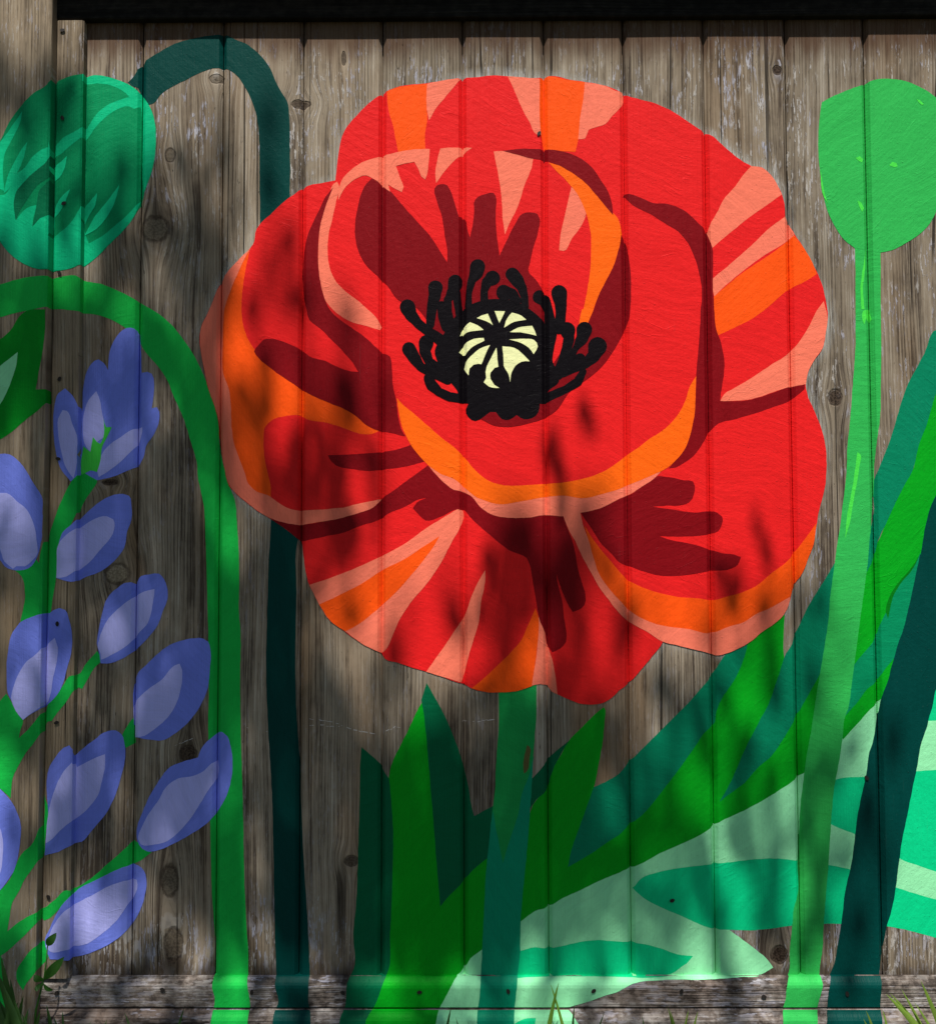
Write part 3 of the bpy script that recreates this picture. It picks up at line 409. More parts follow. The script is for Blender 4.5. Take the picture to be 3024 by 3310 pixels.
('poppy','petal_stripe','salmon',11,'6344,15423! 6510,15431 6752,15368 7054,15290! 7023,15121 6900,14815 6778,14417 6656,14173 6544,13907! 6506,14204 6477,14663 6404,15124'),
('poppy','petal_stripe','salmon',11,'7740,14784! 7805,14722 7925,14538 7998,14292 7921,14079 7739,13835 7587,13607 7512,13622 7528,13836 7590,14141 7684,14539'),
('poppy','petal_band','amber',12,'7326,15216! 7507,15168 7747,15035 7987,14844 8197,14628 8406,14382 8590,14137 8637,13915! 8611,13740 8564,13588 8487,13344 8364,13101 8212,12798 8120,12550 8058,12307! 7847,12248! 7910,12550 7940,12550 8002,12860 8065,13285 8083,13590 8071,13956 7998,14292 7865,14599 7686,14845 7506,15030'),
('poppy','petal_shade','maroon',13,'6510,15434! 6813,15467 7208,15461 7388,15452 7659,15398 7930,15274 8110,15120 8259,14904 8393,14689 8452,14505 8480,14251! 8376,14383 8197,14598 7987,14844 7747,15029 7507,15168 7270,15254 7024,15290 6752,15368'),
('poppy','petal_shade','maroon',13,'8626,13896! 8701,13758 8750,13497 8785,13159 8787,12825 8770,12546 8739,12339 8697,12230 8570,11973 8442,11762 8261,11521 8020,11311 7809,11161 7659,11041 7569,10906 7478,10771 7242,10599 6939,10501 6640,10448 6371,10458 6103,10579! 6044,10744! 6642,11043! 7251,11364! 7545,11795! 7967,12187! 8120,12550 8212,12798 8364,13101 8487,13344 8564,13588 8602,13740'),
('poppy','petal_shade','maroon',12,'4152,14936! 4328,14834 4515,14673 4727,14427 4968,14150 5209,13874 5390,13599 5504,13409! 5510,13598 5465,13904 5420,14209 5330,14516 5285,14746 5315,14798 5512,14807 5557,14730 5632,14515 5716,14239 5767,14242 5827,14188 5872,13993 5917,13858! 5963,14053 5994,14328 6009,14543 6055,14589 6206,14649 6341,14664 6380,14602 6380,14357 6385,14052 6413,13746 6443,13520! 6564,13776 6716,14081 6852,14279 6988,14309 7124,14278 7162,14201 7137,13957 7045,13652 6983,13378 6953,13257 7072,13104 7224,12873 7311,12557 7306,11649! 5745,11051! 5208,12256 4908,12621 4637,12719 4457,12963 4246,13177 4034,13391 3913,13636 3858,13911 3866,14216 3911,14431 3971,14676 4061,14844'),
('poppy','petal_shade','maroon',12,'3463,14785! 3336,14617 3217,14372 3097,14128 3037,13990 2969,13767 2927,13474 2910,13185 2938,12830 2993,12567 3045,12385 3226,12233 3437,12020 3678,11777 3829,11596 3925,11438! 3799,11445 3589,11506 3349,11627 3048,11719 2905,11830 2742,11915 2562,11992 2381,12038 2231,12023 2157,11932 2068,11812 2144,11691 2325,11539 2566,11357 2746,11236 3052,11040 3352,10904 3652,10782 3861,10661 4071,10481 4251,10390 4490,10344 4765,10277! 4684,10418 4639,10629 4594,10930 4534,11231 4518,11563 4488,11714 4363,11771 4248,11866 4037,12064 3797,12231 3586,12383 3405,12566 3283,12876 3222,13181 3196,13608 3233,14066 3307,14372 3397,14617'),
('poppy','petal_shade','maroon',11,'8662,14650! 8775,14640 8985,14562 9195,14470 9466,14453 9676,14376 9855,14253 10003,14099 10150,13955 10211,13765 10252,13640 10258,13397 10246,12971 10267,12540 10285,12238 10376,11935 10427,11694 10429,11452 10396,11212 10364,11031 10350,10893! 10600,10886 10959,10933 11258,11029 11562,11135 11859,11187! 11852,11103 11767,11028 11556,10878 11254,10773 10954,10669 10595,10565 10311,10491 10185,10376 10024,10133 9873,9924 9692,9790 9543,9710 9418,9695! 9544,9835 9695,10014 9818,10313 9881,10613 9917,11033 9936,11394 9971,11786 10006,12179 10026,12542 10052,12790 10021,13124 9935,13459 9818,13734 9641,13948 9402,14102 9193,14240 8983,14348 8774,14487 8698,14597'),
('poppy','petal_shade','maroon',11,'3386,9949! 3535,9948 3953,9971 4366,10005 4610,10044 4908,10142! 4998,9998 5102,9833! 4848,9759 4367,9690 4133,9665 3804,9702 3536,9763 3446,9838'),
('poppy','petal_band','amber',13,'4609,10966! 4639,10749 4684,10508 4774,10283 4908,10058 5057,9878 5177,9758 5385,9608 5623,9518 5801,9372 5980,9218 6218,9113 6426,9068 6783,9112 7233,9188 7587,9214 7943,9169 8241,9242 8545,9331 8696,9398 8975,9508 9214,9612 9394,9701 9544,9835 9695,10014 9818,10313 9881,10613 9917,11033 9929,11340! 9829,11184 9736,10913 9614,10674 9463,10494 9312,10360 9072,10211 8862,10047 8695,9936 8550,9824 8304,9660 8006,9541 7767,9482 7410,9438 6933,9409 6576,9395 6338,9441 6100,9576 5922,9756 5773,9942 5624,10086 5386,10266 5147,10477 4908,10688 4729,10839'),
('poppy','petal_edge','salmon',12,'5156,9782! 5385,9623 5623,9533 5801,9387 5980,9233 6218,9128 6426,9083 6783,9127 7233,9203 7587,9229 7943,9184 8241,9257 8546,9361 8696,9413 8976,9523 9280,9636! 9184,9538 8974,9389 8694,9218 8544,9158 8239,9004 7822,8901 7584,8851 7231,8874 6930,8829 6573,8830 6276,8890 6069,9039 5920,9218 5786,9286 5623,9324 5444,9458 5296,9608'),
('poppy','petal_edge','salmon',13,'7549,8872! 7858,8910! 7910,8648 8026,8351 8083,8113 8170,7847 8346,7580 8527,7373 8664,7224 8891,7065 9303,6917 9716,6866 10126,6787 10424,6894 10720,6987 10929,7119 11167,7222 11530,7428! 11508,7310 11431,7133 11251,6957 11012,6796 10818,6634 10595,6517 10388,6430 10212,6400 10064,6445 9829,6504 9535,6578 9285,6643 9006,6814 8744,6961 8525,7139 8344,7375 8168,7612 8022,7878 7876,8145 7759,8413 7671,8559'),
('poppy','petal_band','orange',14,'7925,8678! 8057,8469 8233,8232 8409,8024 8532,7875 8670,7733 8896,7610 9250,7491 9634,7417 9900,7402 10155,7362 10431,7430 10728,7518 10967,7635 11176,7812 11506,8063 11690,8284 11871,8521 12017,8721! 11956,8341 11863,8106 11770,7870 11638,7661 11558,7486 11530,7428! 11167,7222 10929,7119 10720,6987 10424,6894 10126,6787 9716,6866 9303,6917 8891,7065 8664,7224 8527,7373 8346,7580 8170,7847 8083,8113 7997,8410'),
('poppy','petal_shade','maroon',11,'2358,8840! 2641,8750 2928,8707 3063,8726 3361,8778 3658,8837 3956,8926 4194,9015 4334,9168 4551,9312 4789,9490 4998,9639 5156,9758! 5296,9608 5444,9458 5623,9339 5786,9301 5920,9233 6069,9054 6276,8905 6573,8844 6930,8843 7231,8889 7561,8863! 7613,8678 7700,8441 7758,8203 7815,7877 7887,7640 7930,7463 7914,7286 7810,7198 7706,7162 7647,7257 7516,7552 7423,7840! 7457,7612 7515,7405 7557,7045 7594,6787 7584,6640 7480,6523 7346,6458 7277,6548 7234,6754 7128,7024 7070,7319 7013,7674 6955,7999 6897,8118 6749,8191 6630,8235 6423,8384 6245,8533 6038,8712 5890,8861 5800,8968 5682,8981 5444,8877 5265,8803 5116,8780 4997,8893 4893,8998 4968,9102 5152,9191! 4968,9146 4730,9013 4492,8924 4309,8807 3956,8688 3659,8569 3362,8511 3064,8446 2905,8424 2821,8497 2702,8601 2522,8721'),
('poppy','petal_shade','maroon',11,'9244,9561! 9451,9537 9689,9483 9852,9461 9881,9387 9864,9238 9773,9089 9654,9045 9386,9037 9113,9016! 9445,8971 9860,8910 10274,8903 10357,8835 10346,8701 10285,8583 10165,8539 9854,8495 9558,8489 9241,8496! 9468,8421 9793,8361 10093,8272 10324,8197 10560,8167 10678,8122 10617,7989 10438,7901 10158,7885 9846,7828 9431,7791 9165,7815 8958,7875 8753,7949 8533,8038 8410,8172 8234,8350 8058,8618 7940,8797 7858,8910! 8120,8989 8359,9093 8544,9182 8738,9227 8944,9389 9124,9523'),
('poppy','petal_stripe','salmon',12,'5682,8981! 5146,8655 4730,8359 4369,8167 3958,7975 3513,7798 3068,7651! 3158,7475 3248,7298 3457,7002 3709,6831 3991,6618 4198,6515 4342,6444! 4405,6498 4553,6794 4642,7000 4849,7324 5146,7678 5354,7973 5592,8418 5711,8624 5794,8866 5785,8956'),
('poppy','petal_stripe','orange',13,'5369,8506! 5027,8284 4730,8092 4370,7914 3959,7649 3663,7502 3248,7305! 3457,7002 3709,6831! 3961,6972 4371,7308 4612,7531 4849,7797 5116,8122 5265,8330'),
('poppy','petal_stripe','salmon',12,'6169,7906! 6169,7735 6093,7321 6063,7026 5958,6673 5869,6380 5793,6071 5749,5932! 5440,6028 5130,6122! 5293,6351 5500,6645 5678,6909 5796,7078 5916,7410 6035,7676'),
('poppy','petal_stripe','orange',12,'7055,7231! 7113,7024 7103,6789 7065,6436 7004,6025 6980,5870! 6678,5777 6443,5763 6207,5763 5927,5834! 6148,6012 6415,6261 6622,6466 6801,6672 6920,6936'),
('poppy','petal_stripe','salmon',10.5,'7104,7083! 7202,6875 7233,6666 7331,6376 7388,6082 7430,5725! 7327,5775 7244,5884 7136,5908 6980,5879! 7050,6319 7103,6789'),
('poppy','flower_centre','black',14,'5577,12341! 5750,12524 5923,12633 6205,12726 6486,12734 6723,12702 6917,12597 7089,12465 7221,12344 7348,12248 7455,12139 7421,11899 7387,11595 7472,11421 7492,11247 7320,11097 7149,10857! 7127,10706 7015,10594 6864,10577 6736,10653! 6606,10567 6477,10578 6370,10708! 6263,10704 6155,10622 6004,10547 5875,10623 5832,10758 5880,10857! 5768,10881 5715,10992 5683,11090 5554,11253 5446,11405 5339,11601 5285,11819 5404,12036 5469,12166'),
('poppy','seed_capsule','cream',15,'6351,12523! 6539,12515! 6437,12304!'),
('poppy','seed_capsule','cream',15,'6658,12489! 6830,12434 6916,12363! 6700,12325 6523,12223! 6549,12336'),
('poppy','seed_capsule','cream',15,'6230,12475! 6128,12447 6031,12393! 6203,12338 6322,12267!'),
('poppy','seed_capsule','cream',15,'7019,12248! 7066,12160 7094,12073! 6872,12128 6624,12140! 6764,12216'),
('poppy','seed_capsule','cream',15,'5912,12317! 5836,12258 5781,12193 5734,12072! 5879,12143 6160,12181! 6052,12262'),
('poppy','seed_capsule','cream',15,'6612,12005! 6871,12019 7054,11997 7119,11877 7042,11742! 6957,11856 6828,11943'),
('poppy','seed_capsule','cream',15,'6159,12039! 5987,12022 5835,11942 5716,11778! 5824,11726! 5921,11848 6170,11989!'),
('poppy','seed_capsule','cream',15,'6267,11908! 6137,11869 5986,11761 5834,11593 5808,11479 5888,11364! 5903,11490 5975,11559 6050,11572 6115,11565! 6191,11750'),
('poppy','seed_capsule','cream',15,'6385,11858! 6288,11684 6212,11532 6190,11424 6196,11315 6157,11239 6243,11163 6432,11137! 6340,11196 6275,11293 6276,11413 6352,11499 6412,11521!'),
('poppy','seed_capsule','cream',15,'6493,11883! 6698,11857 6827,11769 6973,11612! 6826,11606 6718,11531 6653,11422 6624,11238! 6599,11379 6535,11488 6513,11531!'),
('seedhead','brush_streak','limegreen',8,'13431,15136! 13484,15197 13567,15176 13584,15114! 13521,15102'),
('seedhead','brush_streak','limegreen',8,'12838,15283! 12914,15307 12976,15254 12954,15197! 12897,15222'),
('seedhead','brush_streak','limegreen',8,'13949,16342! 14015,16324 14080,16249! 14043,16237 13990,16281'),
('seedhead','brush_streak','limegreen',8,'12862,14502! 12927,14471 12970,14364 12939,14296! 12889,14379'),
('seedhead','brush_streak','limegreen',8,'12205,15071! 12237,14856 12283,14611 12326,14458! 12253,14581 12212,14826')
]
STROKES = [
('poppy','stamen','black',14.5,'6055,13326,135 6022,13202,122 5946,13071,74 5896,12863,56 5885,12622,65'),
('poppy','stamen','black',14.6,'6319,13117,135 6217,13037,96 6166,12884,69 6172,12687,74'),
('poppy','stamen','black',14.5,'6671,13184,122 6747,13089,122 6843,12936,87 6886,12772,69 6896,12597,69'),
('poppy','stamen','black',14.6,'6519,12856,139 6659,12827,104 6756,12707,74'),
('poppy','stamen','black',14.5,'5297,12949,130 5286,12800,109 5242,12626,96 5221,12451,87 5205,12276,74'),
('poppy','stamen','black',14.6,'5404,12636,74 5415,12428,74 5490,12232,87'),
('poppy','stamen','black',14.5,'5654,13051,130 5621,12887,109 5517,12723,74 5517,12515,74 5555,12319,78'),
('poppy','stamen','black',14.6,'5675,12843,78 5696,12624,69 5733,12454,74'),
('poppy','stamen','black',14.5,'4799,12601,137 4864,12452,109 4994,12299,87 5145,12178,83 5317,12058,96 5512,11905,130'),
('poppy','stamen','black',14.6,'4825,11842,126 4918,11689,109 5037,11526,83 5187,11428,78 5360,11362,83 5511,11275,74'),
('poppy','stamen','black',14.5,'5134,11961,135 5106,11797,100 5188,11612,83 5360,11481,87 5532,11318,87'),
('poppy','stamen','black',14.6,'5166,11319,83 5235,11189,100 5360,11069,78 5553,10982,83 5747,10954,83'),
('poppy','stamen','black',14.5,'7152,12771,122 7235,12709,109 7318,12534,78 7359,12248,96'),
('poppy','stamen','black',14.6,'7507,12846,143 7534,12640,109 7532,12422,91 7499,12204,100'),
('poppy','stamen','black',14.5,'7649,12182,139 7674,12029,100 7630,11812,91 7548,11594,83 7472,11378,100'),
('poppy','stamen','black',14.6,'7952,12185,141 7912,12028,109 7787,11833,56 7711,11681,61 7601,11464,78'),
('poppy','stamen','black',14.5,'8182,11879,169 8109,11701,117 7968,11571,87 7774,11496,83 7558,11410,87'),
('poppy','stamen','black',14.6,'7872,11663,96 7731,11561,87 7601,11464,87'),
('poppy','stamen','black',14.5,'7924,11430,61 7826,11246,83 7621,11117,69 7405,11020,78 7189,10934,87'),
('poppy','stamen','black',14.6,'6028,11424,143 6060,11207,152'),
('poppy','stamen','black',14.5,'6411,11362,156 6447,11163,174'),
('poppy','stamen','black',14.6,'6922,11411,208 6856,11183,195')
]
MOTIFS = dict(
    pad=('painted_lily_leaf', 'pale mint leaf with jade patches painted low behind the green stems', 'painted leaf'),
    broad=('painted_leaf_clump', 'spreading clump of dark and bright green pointed leaves painted under the red poppy', 'painted leaves'),
    darkstem=('painted_dark_stem', 'thick dark teal stem leaning across the mint leaf beside the light green stem', 'painted stem'),
    seedhead=('painted_seed_head', 'bright green rounded seed head on a long light green stem painted over bare boards', 'painted seed head'),
    poppy=('painted_poppy', 'huge red poppy with orange and salmon petals and a black centre', 'painted poppy'),
    bud=('painted_poppy_bud', 'nodding jade green bud hanging from a dark teal hooked stem', 'painted bud'),
    arch=('painted_arched_stem', 'mid green stem that arches down from below the jade bud to the base board', 'painted stem'),
    sideleaf=('painted_side_leaf', 'dark green leaf with a pale mint triangle painted on the post board', 'painted leaf'),
    spike=('painted_flower_spike', 'blue violet bell flowers with lavender highlights on a branching green stalk', 'painted flower'))
def parse(s):
    out = []
    for t in s.split():
        c = t.endswith('!'); a, b = t.rstrip('!').split(','); out.append((int(a)/1e4, int(b)/1e4, c))
    return out
def smooth(P):
    n = len(P); out = []
    cor = []
    for i in range(n):
        a, b, c = P[i-1], P[i], P[(i+1) % n]
        u = Vector((b[0]-a[0], b[1]-a[1])); v = Vector((c[0]-b[0], c[1]-b[1]))
        ang = u.angle(v) if u.length > 1e-6 and v.length > 1e-6 else 0
        cor.append(b[2] or ang > 1.25)
    for i in range(n):
        p1, p2 = P[i], P[(i+1) % n]
        p0 = P[i-1] if not cor[i] else None; p3 = P[(i+2) % n] if not cor[(i+1) % n] else None
        a = Vector(p1[:2]); b = Vector(p2[:2]); d = (b-a).length
        def tan(q, a, b, c):
            la = max((b-a).length, 1e-5); lb = max((c-b).length, 1e-5)
            return ((b-a)/la*lb + (c-b)/lb*la)/(la+lb)
        m1 = tan(0, Vector(p0[:2]), a, b)*d if p0 else (b-a)
        m2 = tan(0, a, b, Vector(p3[:2]))*d if p3 else (b-a)
        k = max(1, min(8, int(d/.006)))
        for j in range(k):
            t = j/k; t2, t3 = t*t, t*t*t
            out.append(a*(2*t3-3*t2+1)+m1*(t3-2*t2+t)+b*(3*t2-2*t3)+m2*(t3-t2))
    return out
def stroke_outline(s):
    Q = [tuple(int(v)/1e4 for v in t.split(',')) for t in s.split()]
    # densify
    D = []
    for (a, b) in zip(Q, Q[1:]):
        for j in range(4):
            t = j/4; t2 = t*t*(3-2*t); D.append((a[0]+(b[0]-a[0])*t, a[1]+(b[1]-a[1])*t, a[2]+(b[2]-a[2])*t2))
    D.append(Q[-1]); L, R_ = [], []
    for i, (x, z, r) in enumerate(D):
        a = D[max(0, i-1)]; b = D[min(len(D)-1, i+1)]; t = Vector((b[0]-a[0], b[1]-a[1])).normalized(); nrm = Vector((-t.y, t.x))
        L.append(Vector((x, z))+nrm*r); R_.append(Vector((x, z))-nrm*r)
    def cap(c, frm, to, away):
        out = []; a0 = math.atan2(frm.y-c.y, frm.x-c.x); a1 = math.atan2(to.y-c.y, to.x-c.x); r = (frm-c).length
        d = (a1-a0) % (2*math.pi); mid = a0+d/2
        if (math.cos(mid)*away.x+math.sin(mid)*away.y) < 0: d -= 2*math.pi
        for j in range(1, 8): out.append(c+Vector((math.cos(a0+d*j/8), math.sin(a0+d*j/8)))*r)
        return out
    s0 = Vector(D[0][:2]); s1 = Vector(D[-1][:2])
    return L + cap(s1, L[-1], R_[-1], s1-Vector(D[-2][:2])) + R_[::-1] + cap(s0, R_[0], L[0], s0-Vector(D[1][:2]))
XBR = [x for x, y in COLP[1:-1]]; ZBR = [z for z, y in RAILP[1:]]
def coat(poly, off, name, mat, parent):
    # slightly unsteady hand-painted edge
    poly = [p+Vector((noise.noise(Vector((p.x*95, p.y*95, off*9000))), noise.noise(Vector((p.x*95+50, p.y*95, off*9000)))))*.0007 for p in poly]
    n = len(poly)
    vs, es, fs, *_ = delaunay_2d_cdt([Vector(p) for p in poly], [(i, (i+1) % n) for i in range(n)], [list(range(n))], 1, 1e-7)
    bm = bmesh.new(); bv = [bm.verts.new((v[0], 0, v[1])) for v in vs]
    for f in fs:
        try: bm.faces.new([bv[i] for i in f])
        except ValueError: pass
    xs = [v[0] for v in vs]; zs = [v[1] for v in vs]; x0, x1, z0, z1 = min(xs), max(xs), min(zs), max(zs)
    if x1 > XP:
        for z in ZBR:
            if z0 < z < z1: bmesh.ops.bisect_plane(bm, geom=bm.verts[:]+bm.edges[:]+bm.faces[:], dist=4e-6, plane_co=(0, 0, z), plane_no=(0, 0, 1))
    if z1 > 0:
        for x in XBR:
            if x0 < x < x1: bmesh.ops.bisect_plane(bm, geom=bm.verts[:]+bm.edges[:]+bm.faces[:], dist=4e-6, plane_co=(x, 0, 0), plane_no=(1, 0, 0))
    for v in bm.verts:
        z = v.co.z
        if z < ZR-1e-5 and v.co.x > XP+.0003: y = lerp(RAILP, z)-.0007-off
        else: y = lerp(COLP, v.co.x)-off
        v.co.y = y
    bmesh.ops.dissolve_degenerate(bm, dist=1e-6, edges=bm.edges)
    me = bpy.data.meshes.new(name)
    for f in bm.faces:
        f.normal_update()
        if f.normal.y > 0: f.normal_flip()
    bm.to_mesh(me); bm.free()
    return link(name, me, mat, parent)
roots = {}
jobs = [(ly, i, m, nme, c, smooth(parse(s))) for i, (m, nme, c, ly, s) in enumerate(SHAPES)]
jobs += [(ly, 500+i, m, nme, c, stroke_outline(s)) for i, (m, nme, c, ly, s) in enumerate(STROKES)]
jobs.sort(key=lambda j: (j[0], j[1]))
for rank, (ly, i, m, nme, c, poly) in enumerate(jobs):
    if m not in roots:
        allp = [p for j in jobs if j[2] == m for p in j[5]]
        cx = (min(p.x for p in allp)+max(p.x for p in allp))/2; zb = min(p.y for p in allp)
        nm, lab, cat = MOTIFS[m]; roots[m] = thing(nm, (cx, -.002, zb), lab, cat)
    coat(poly, .00012+rank*.000011, nme, paint(c), roots[m])

# worn primer that shows as a pale halo where the boards meet the poppy
def primer():
    outline = [j for j in jobs if j[2] == 'poppy' and j[3] == 'petal'][0][5]
    n = len(outline); area = sum(outline[i-1].x*outline[i].y-outline[i].x*outline[i-1].y for i in range(n)); sg = 1 if area < 0 else -1
    B = NB('worn_primer'); X, Y, Z = B.xyz()
    at_ = B.n('ShaderNodeAttribute', attribute_name='cover'); st = B.noise(B.comb(B.math('MULTIPLY', X, 420.), 1., B.math('MULTIPLY', Z, 24.)), 3, .6)
    B.b.inputs['Base Color'].default_value = (.62, .62, .58, 1); B.b.inputs['Roughness'].default_value = .9; B.b.inputs['Specular IOR Level'].default_value = .05
    tr = B.n('ShaderNodeBsdfTransparent'); mx = B.n('ShaderNodeMixShader'); fac = B.math('MULTIPLY', at_.outputs['Fac'], B.ss(st, .38, .62, .1, 1.))
    B.t.links.new(fac, mx.inputs[0]); B.t.links.new(tr.outputs[0], mx.inputs[1]); B.t.links.new(B.b.outputs[0], mx.inputs[2]); B.t.links.new(mx.outputs[0], B.t.nodes['Material Output'].inputs[0])
    bm = bmesh.new(); la = bm.verts.layers.float.new('cover'); ring = []
    for i in range(n):
        t = (outline[(i+2) % n]-outline[i-2]).normalized(); nr = Vector((-t.y, t.x))*sg; p = outline[i]
        k = max(0, min(1, .25+.75*noise.noise(Vector((p.x*5, p.y*5, 3)))*1.6+(.35 if p.x > .75 and p.y > .9 else 0)))
        w = .006+.016*k; row = []
        for d, c in ((-.001, .75*k), (w*.35, .45*k), (w, 0.)):
            v = bm.verts.new((p.x+nr.x*d, 0, p.y+nr.y*d)); v[la] = c; row.append(v)
        ring.append(row)
    for i in range(n):
        for k in range(2):
            try: bm.faces.new((ring[i-1][k], ring[i-1][k+1], ring[i][k+1], ring[i][k]))
            except ValueError: pass
    for x in XBR: bmesh.ops.bisect_plane(bm, geom=bm.verts[:]+bm.edges[:]+bm.faces[:], dist=4e-6, plane_co=(x, 0, 0), plane_no=(1, 0, 0))
    for v in bm.verts: v.co.y = lerp(COLP, v.co.x)-.00009
    me = bpy.data.meshes.new('primer_halo'); bm.to_mesh(me); bm.free()
    link('primer_halo', me, B.m, roots['poppy'])
primer()

# old chalk scratches across three boards
def scratch(pts, dens):
    for (a, b) in zip(pts, pts[1:]):
        L = math.hypot(b[0]-a[0], b[1]-a[1]); t = 0
        while t < L:
            d = random.uniform(.002, .010)
            if random.random() < dens:
                x = a[0]+(b[0]-a[0])*t/L; z = a[1]+(b[1]-a[1])*t/L+random.uniform(-.0008, .0008); x2 = x+d*(b[0]-a[0])/L; z2 = z+d*(b[1]-a[1])/L+random.uniform(-.001, .001)
                w = random.uniform(.00025, .0007)
                coat([Vector((x, z-w)), Vector(((x+x2)/2, (z+z2)/2-w*1.2)), Vector((x2, z2-w*.5)), Vector((x2, z2+w*.5)), Vector(((x+x2)/2, (z+z2)/2+w)), Vector((x, z+w))], .00008, 'scratch', M_CHALK, fence)
            t += d*random.uniform(.8, 1.5)
scratch([(0.3080,0.5305), (0.3464,0.5255), (0.3847,0.5108), (0.4260,0.5041)], .62)
scratch([(0.3080,0.5197), (0.3670,0.5167)], .4)
scratch([(0.4422,0.5087), (0.4614,0.5166), (0.4968,0.5186)], .7)
scratch([(0.5527,0.5243), (0.6028,0.5252), (0.6382,0.5295)], .45)
scratch([(0.0716,0.4840), (0.1157,0.5014)], .8)
scratch([(0.1896,0.5175), (0.2339,0.5087)], .7)

# ------------------------------------------------------------------ grass and weeds at the foot of the fence
def blade(base, tip, w, mat, parent, bend=.02, fold=.25):
    b, t = Vector(base), Vector(tip); d = t-b
    side = Vector((d.z, 0, -d.x)).normalized() if abs(d.z) > 1e-4 else Vector((1, 0, 0)); nrm = Vector((0, -1, 0))
    bm = bmesh.new(); rows = []; n = 9
    sag = Vector((math.copysign(1, d.x or 1), 0, -.2))*bend
    for i in range(n+1):
        s = i/n; c = b+d*s - sag*(4*s*(1-s)) + nrm*(.006*math.sin(s*2.2))
        ww = w*(min(1, .55+s*1.4) if s < .32 else 1)*(1-s)**.62
        rows.append([bm.verts.new(c-side*ww*.5-nrm*ww*fold*.5), bm.verts.new(c+nrm*ww*fold*.4), bm.verts.new(c+side*ww*.5-nrm*ww*fold*.5)])
    for a, c in zip(rows, rows[1:]):
        for k in range(2): bm.faces.new((a[k], a[k+1], c[k+1], c[k]))
    me = bpy.data.meshes.new('blade'); bm.to_mesh(me); bm.free()
    for p in me.polygons: p.use_smooth = True
    return link('blade', me, mat, parent)
# tuft: list of (tip, base x offset at the ground, width)
def tuft(label, tips, mat, y0, group='grass tufts at the foot of the fence'):
    cx = sum(t[0][0] for t in tips)/len(tips)
    o = thing('grass_tuft', (cx, y0, -.05), label, 'grass', group)
    for tip, bx, w in tips:
        x, y, z = tip; base = (x+bx, y+random.uniform(-.012, .012), -.055)
        blade(base, (x, y, z), w, mat, o, bend=random.uniform(.002, .010))
    return o
T = -.05
tuft('dark broad bladed grass tuft at the foot of the post below the flower spike', [((-0.1898,-0.0700,0.1529), .035, .026), ((-0.1863,-0.0800,0.0869), .05, .026), ((-0.1713,-0.0750,0.1200), .02, .02), ((-0.1508,-0.0700,0.0904), -.01, .018), ((-0.2051,-0.0800,0.1222), .04, .022), ((-0.1543,-0.0800,0.0841), -.03, .018), ((-0.1701,-0.1000,0.1203), .06, .024), ((-0.1565,-0.0900,0.0915), .02, .024), ((-0.1351,-0.0850,0.0756), -.02, .018), ((-0.1893,-0.0900,0.1429), .05, .026), ((-0.1611,-0.1000,0.0800), -.01, .022), ((-0.1437,-0.0900,0.0699), .02, .02)], M_DGRASS, -.075)
tuft('short dark blades just beside the thin leafy weed', [((-0.1172,-0.0600,0.0699), .004, .016), ((-0.0903,-0.0600,0.0605), .006, .012), ((-0.1269,-0.0600,0.0611), -.01, .015), ((-0.1042,-0.0600,0.0501), .01, .011)], M_DGRASS, -.06)
tuft('short green blades before the base board between the weed and the mid green stem', [((-0.0185,-0.0500,0.0431), 0, .008), ((0.0115,-0.0550,0.0551), .018, .010), ((-0.0461,-0.0500,0.0376), -.014, .011), ((0.1121,-0.0550,0.0634), -.022, .010)], M_DGRASS, -.055)
tuft('thin blades before the dark leaf at the bottom', [((0.3346,-0.0500,0.0383), -.03, .008), ((0.5011,-0.0500,0.0375), .006, .008), ((0.5576,-0.0550,0.0646), -.014, .010), ((0.5645,-0.0500,0.0452), .018, .007), ((0.5843,-0.0500,0.0383), .02, .006)], M_DGRASS, -.05)
tuft('pair of crossing grass blades in front of the mint leaf', [((0.7223,-0.0550,0.1032), .036, .009), ((0.7365,-0.0600,0.1067), -.026, .013)], M_GRASS, -.06)
tuft('few low blades in front of the scuffed rail beyond the crossing pair', [((0.7634,-0.0500,0.0667), -.001, .009), ((0.8132,-0.0500,0.0526), -.035, .008), ((0.8757,-0.0500,0.0473), .012, .008)], M_DGRASS, -.05)
tuft('small sparse blades before the rail left of the light green stem', [((0.9186,-0.0500,0.0608), .012, .009), ((0.9204,-0.0550,0.0612), .016, .008), ((0.9538,-0.0500,0.0567), -.014, .009), ((0.9681,-0.0550,0.0563), -.01, .010)], M_GRASS, -.05)
tuft('low yellowish blades in front of the dark teal stem', [((1.2471,-0.0550,0.0584), .014, .011), ((1.2772,-0.0500,0.0566), .006, .011), ((1.2446,-0.0500,0.0423), .01, .010)], M_GRASS, -.05)
tuft('sunlit yellow green grass tuft fanning up at the corner by the teal stem', [((1.2701,-0.0800,0.0965), .115, .021), ((1.2818,-0.0700,0.0927), .10, .015), ((1.2956,-0.0800,0.1046), .07, .011), ((1.3277,-0.0800,0.1181), .06, .017), ((1.3362,-0.0700,0.1003), .05, .012), ((1.3546,-0.0800,0.1113), .03, .015), ((1.3113,-0.0900,0.0884), .06, .010), ((1.3637,-0.0900,0.1018), .0, .010)], M_GRASS, -.08)
random.seed(21)
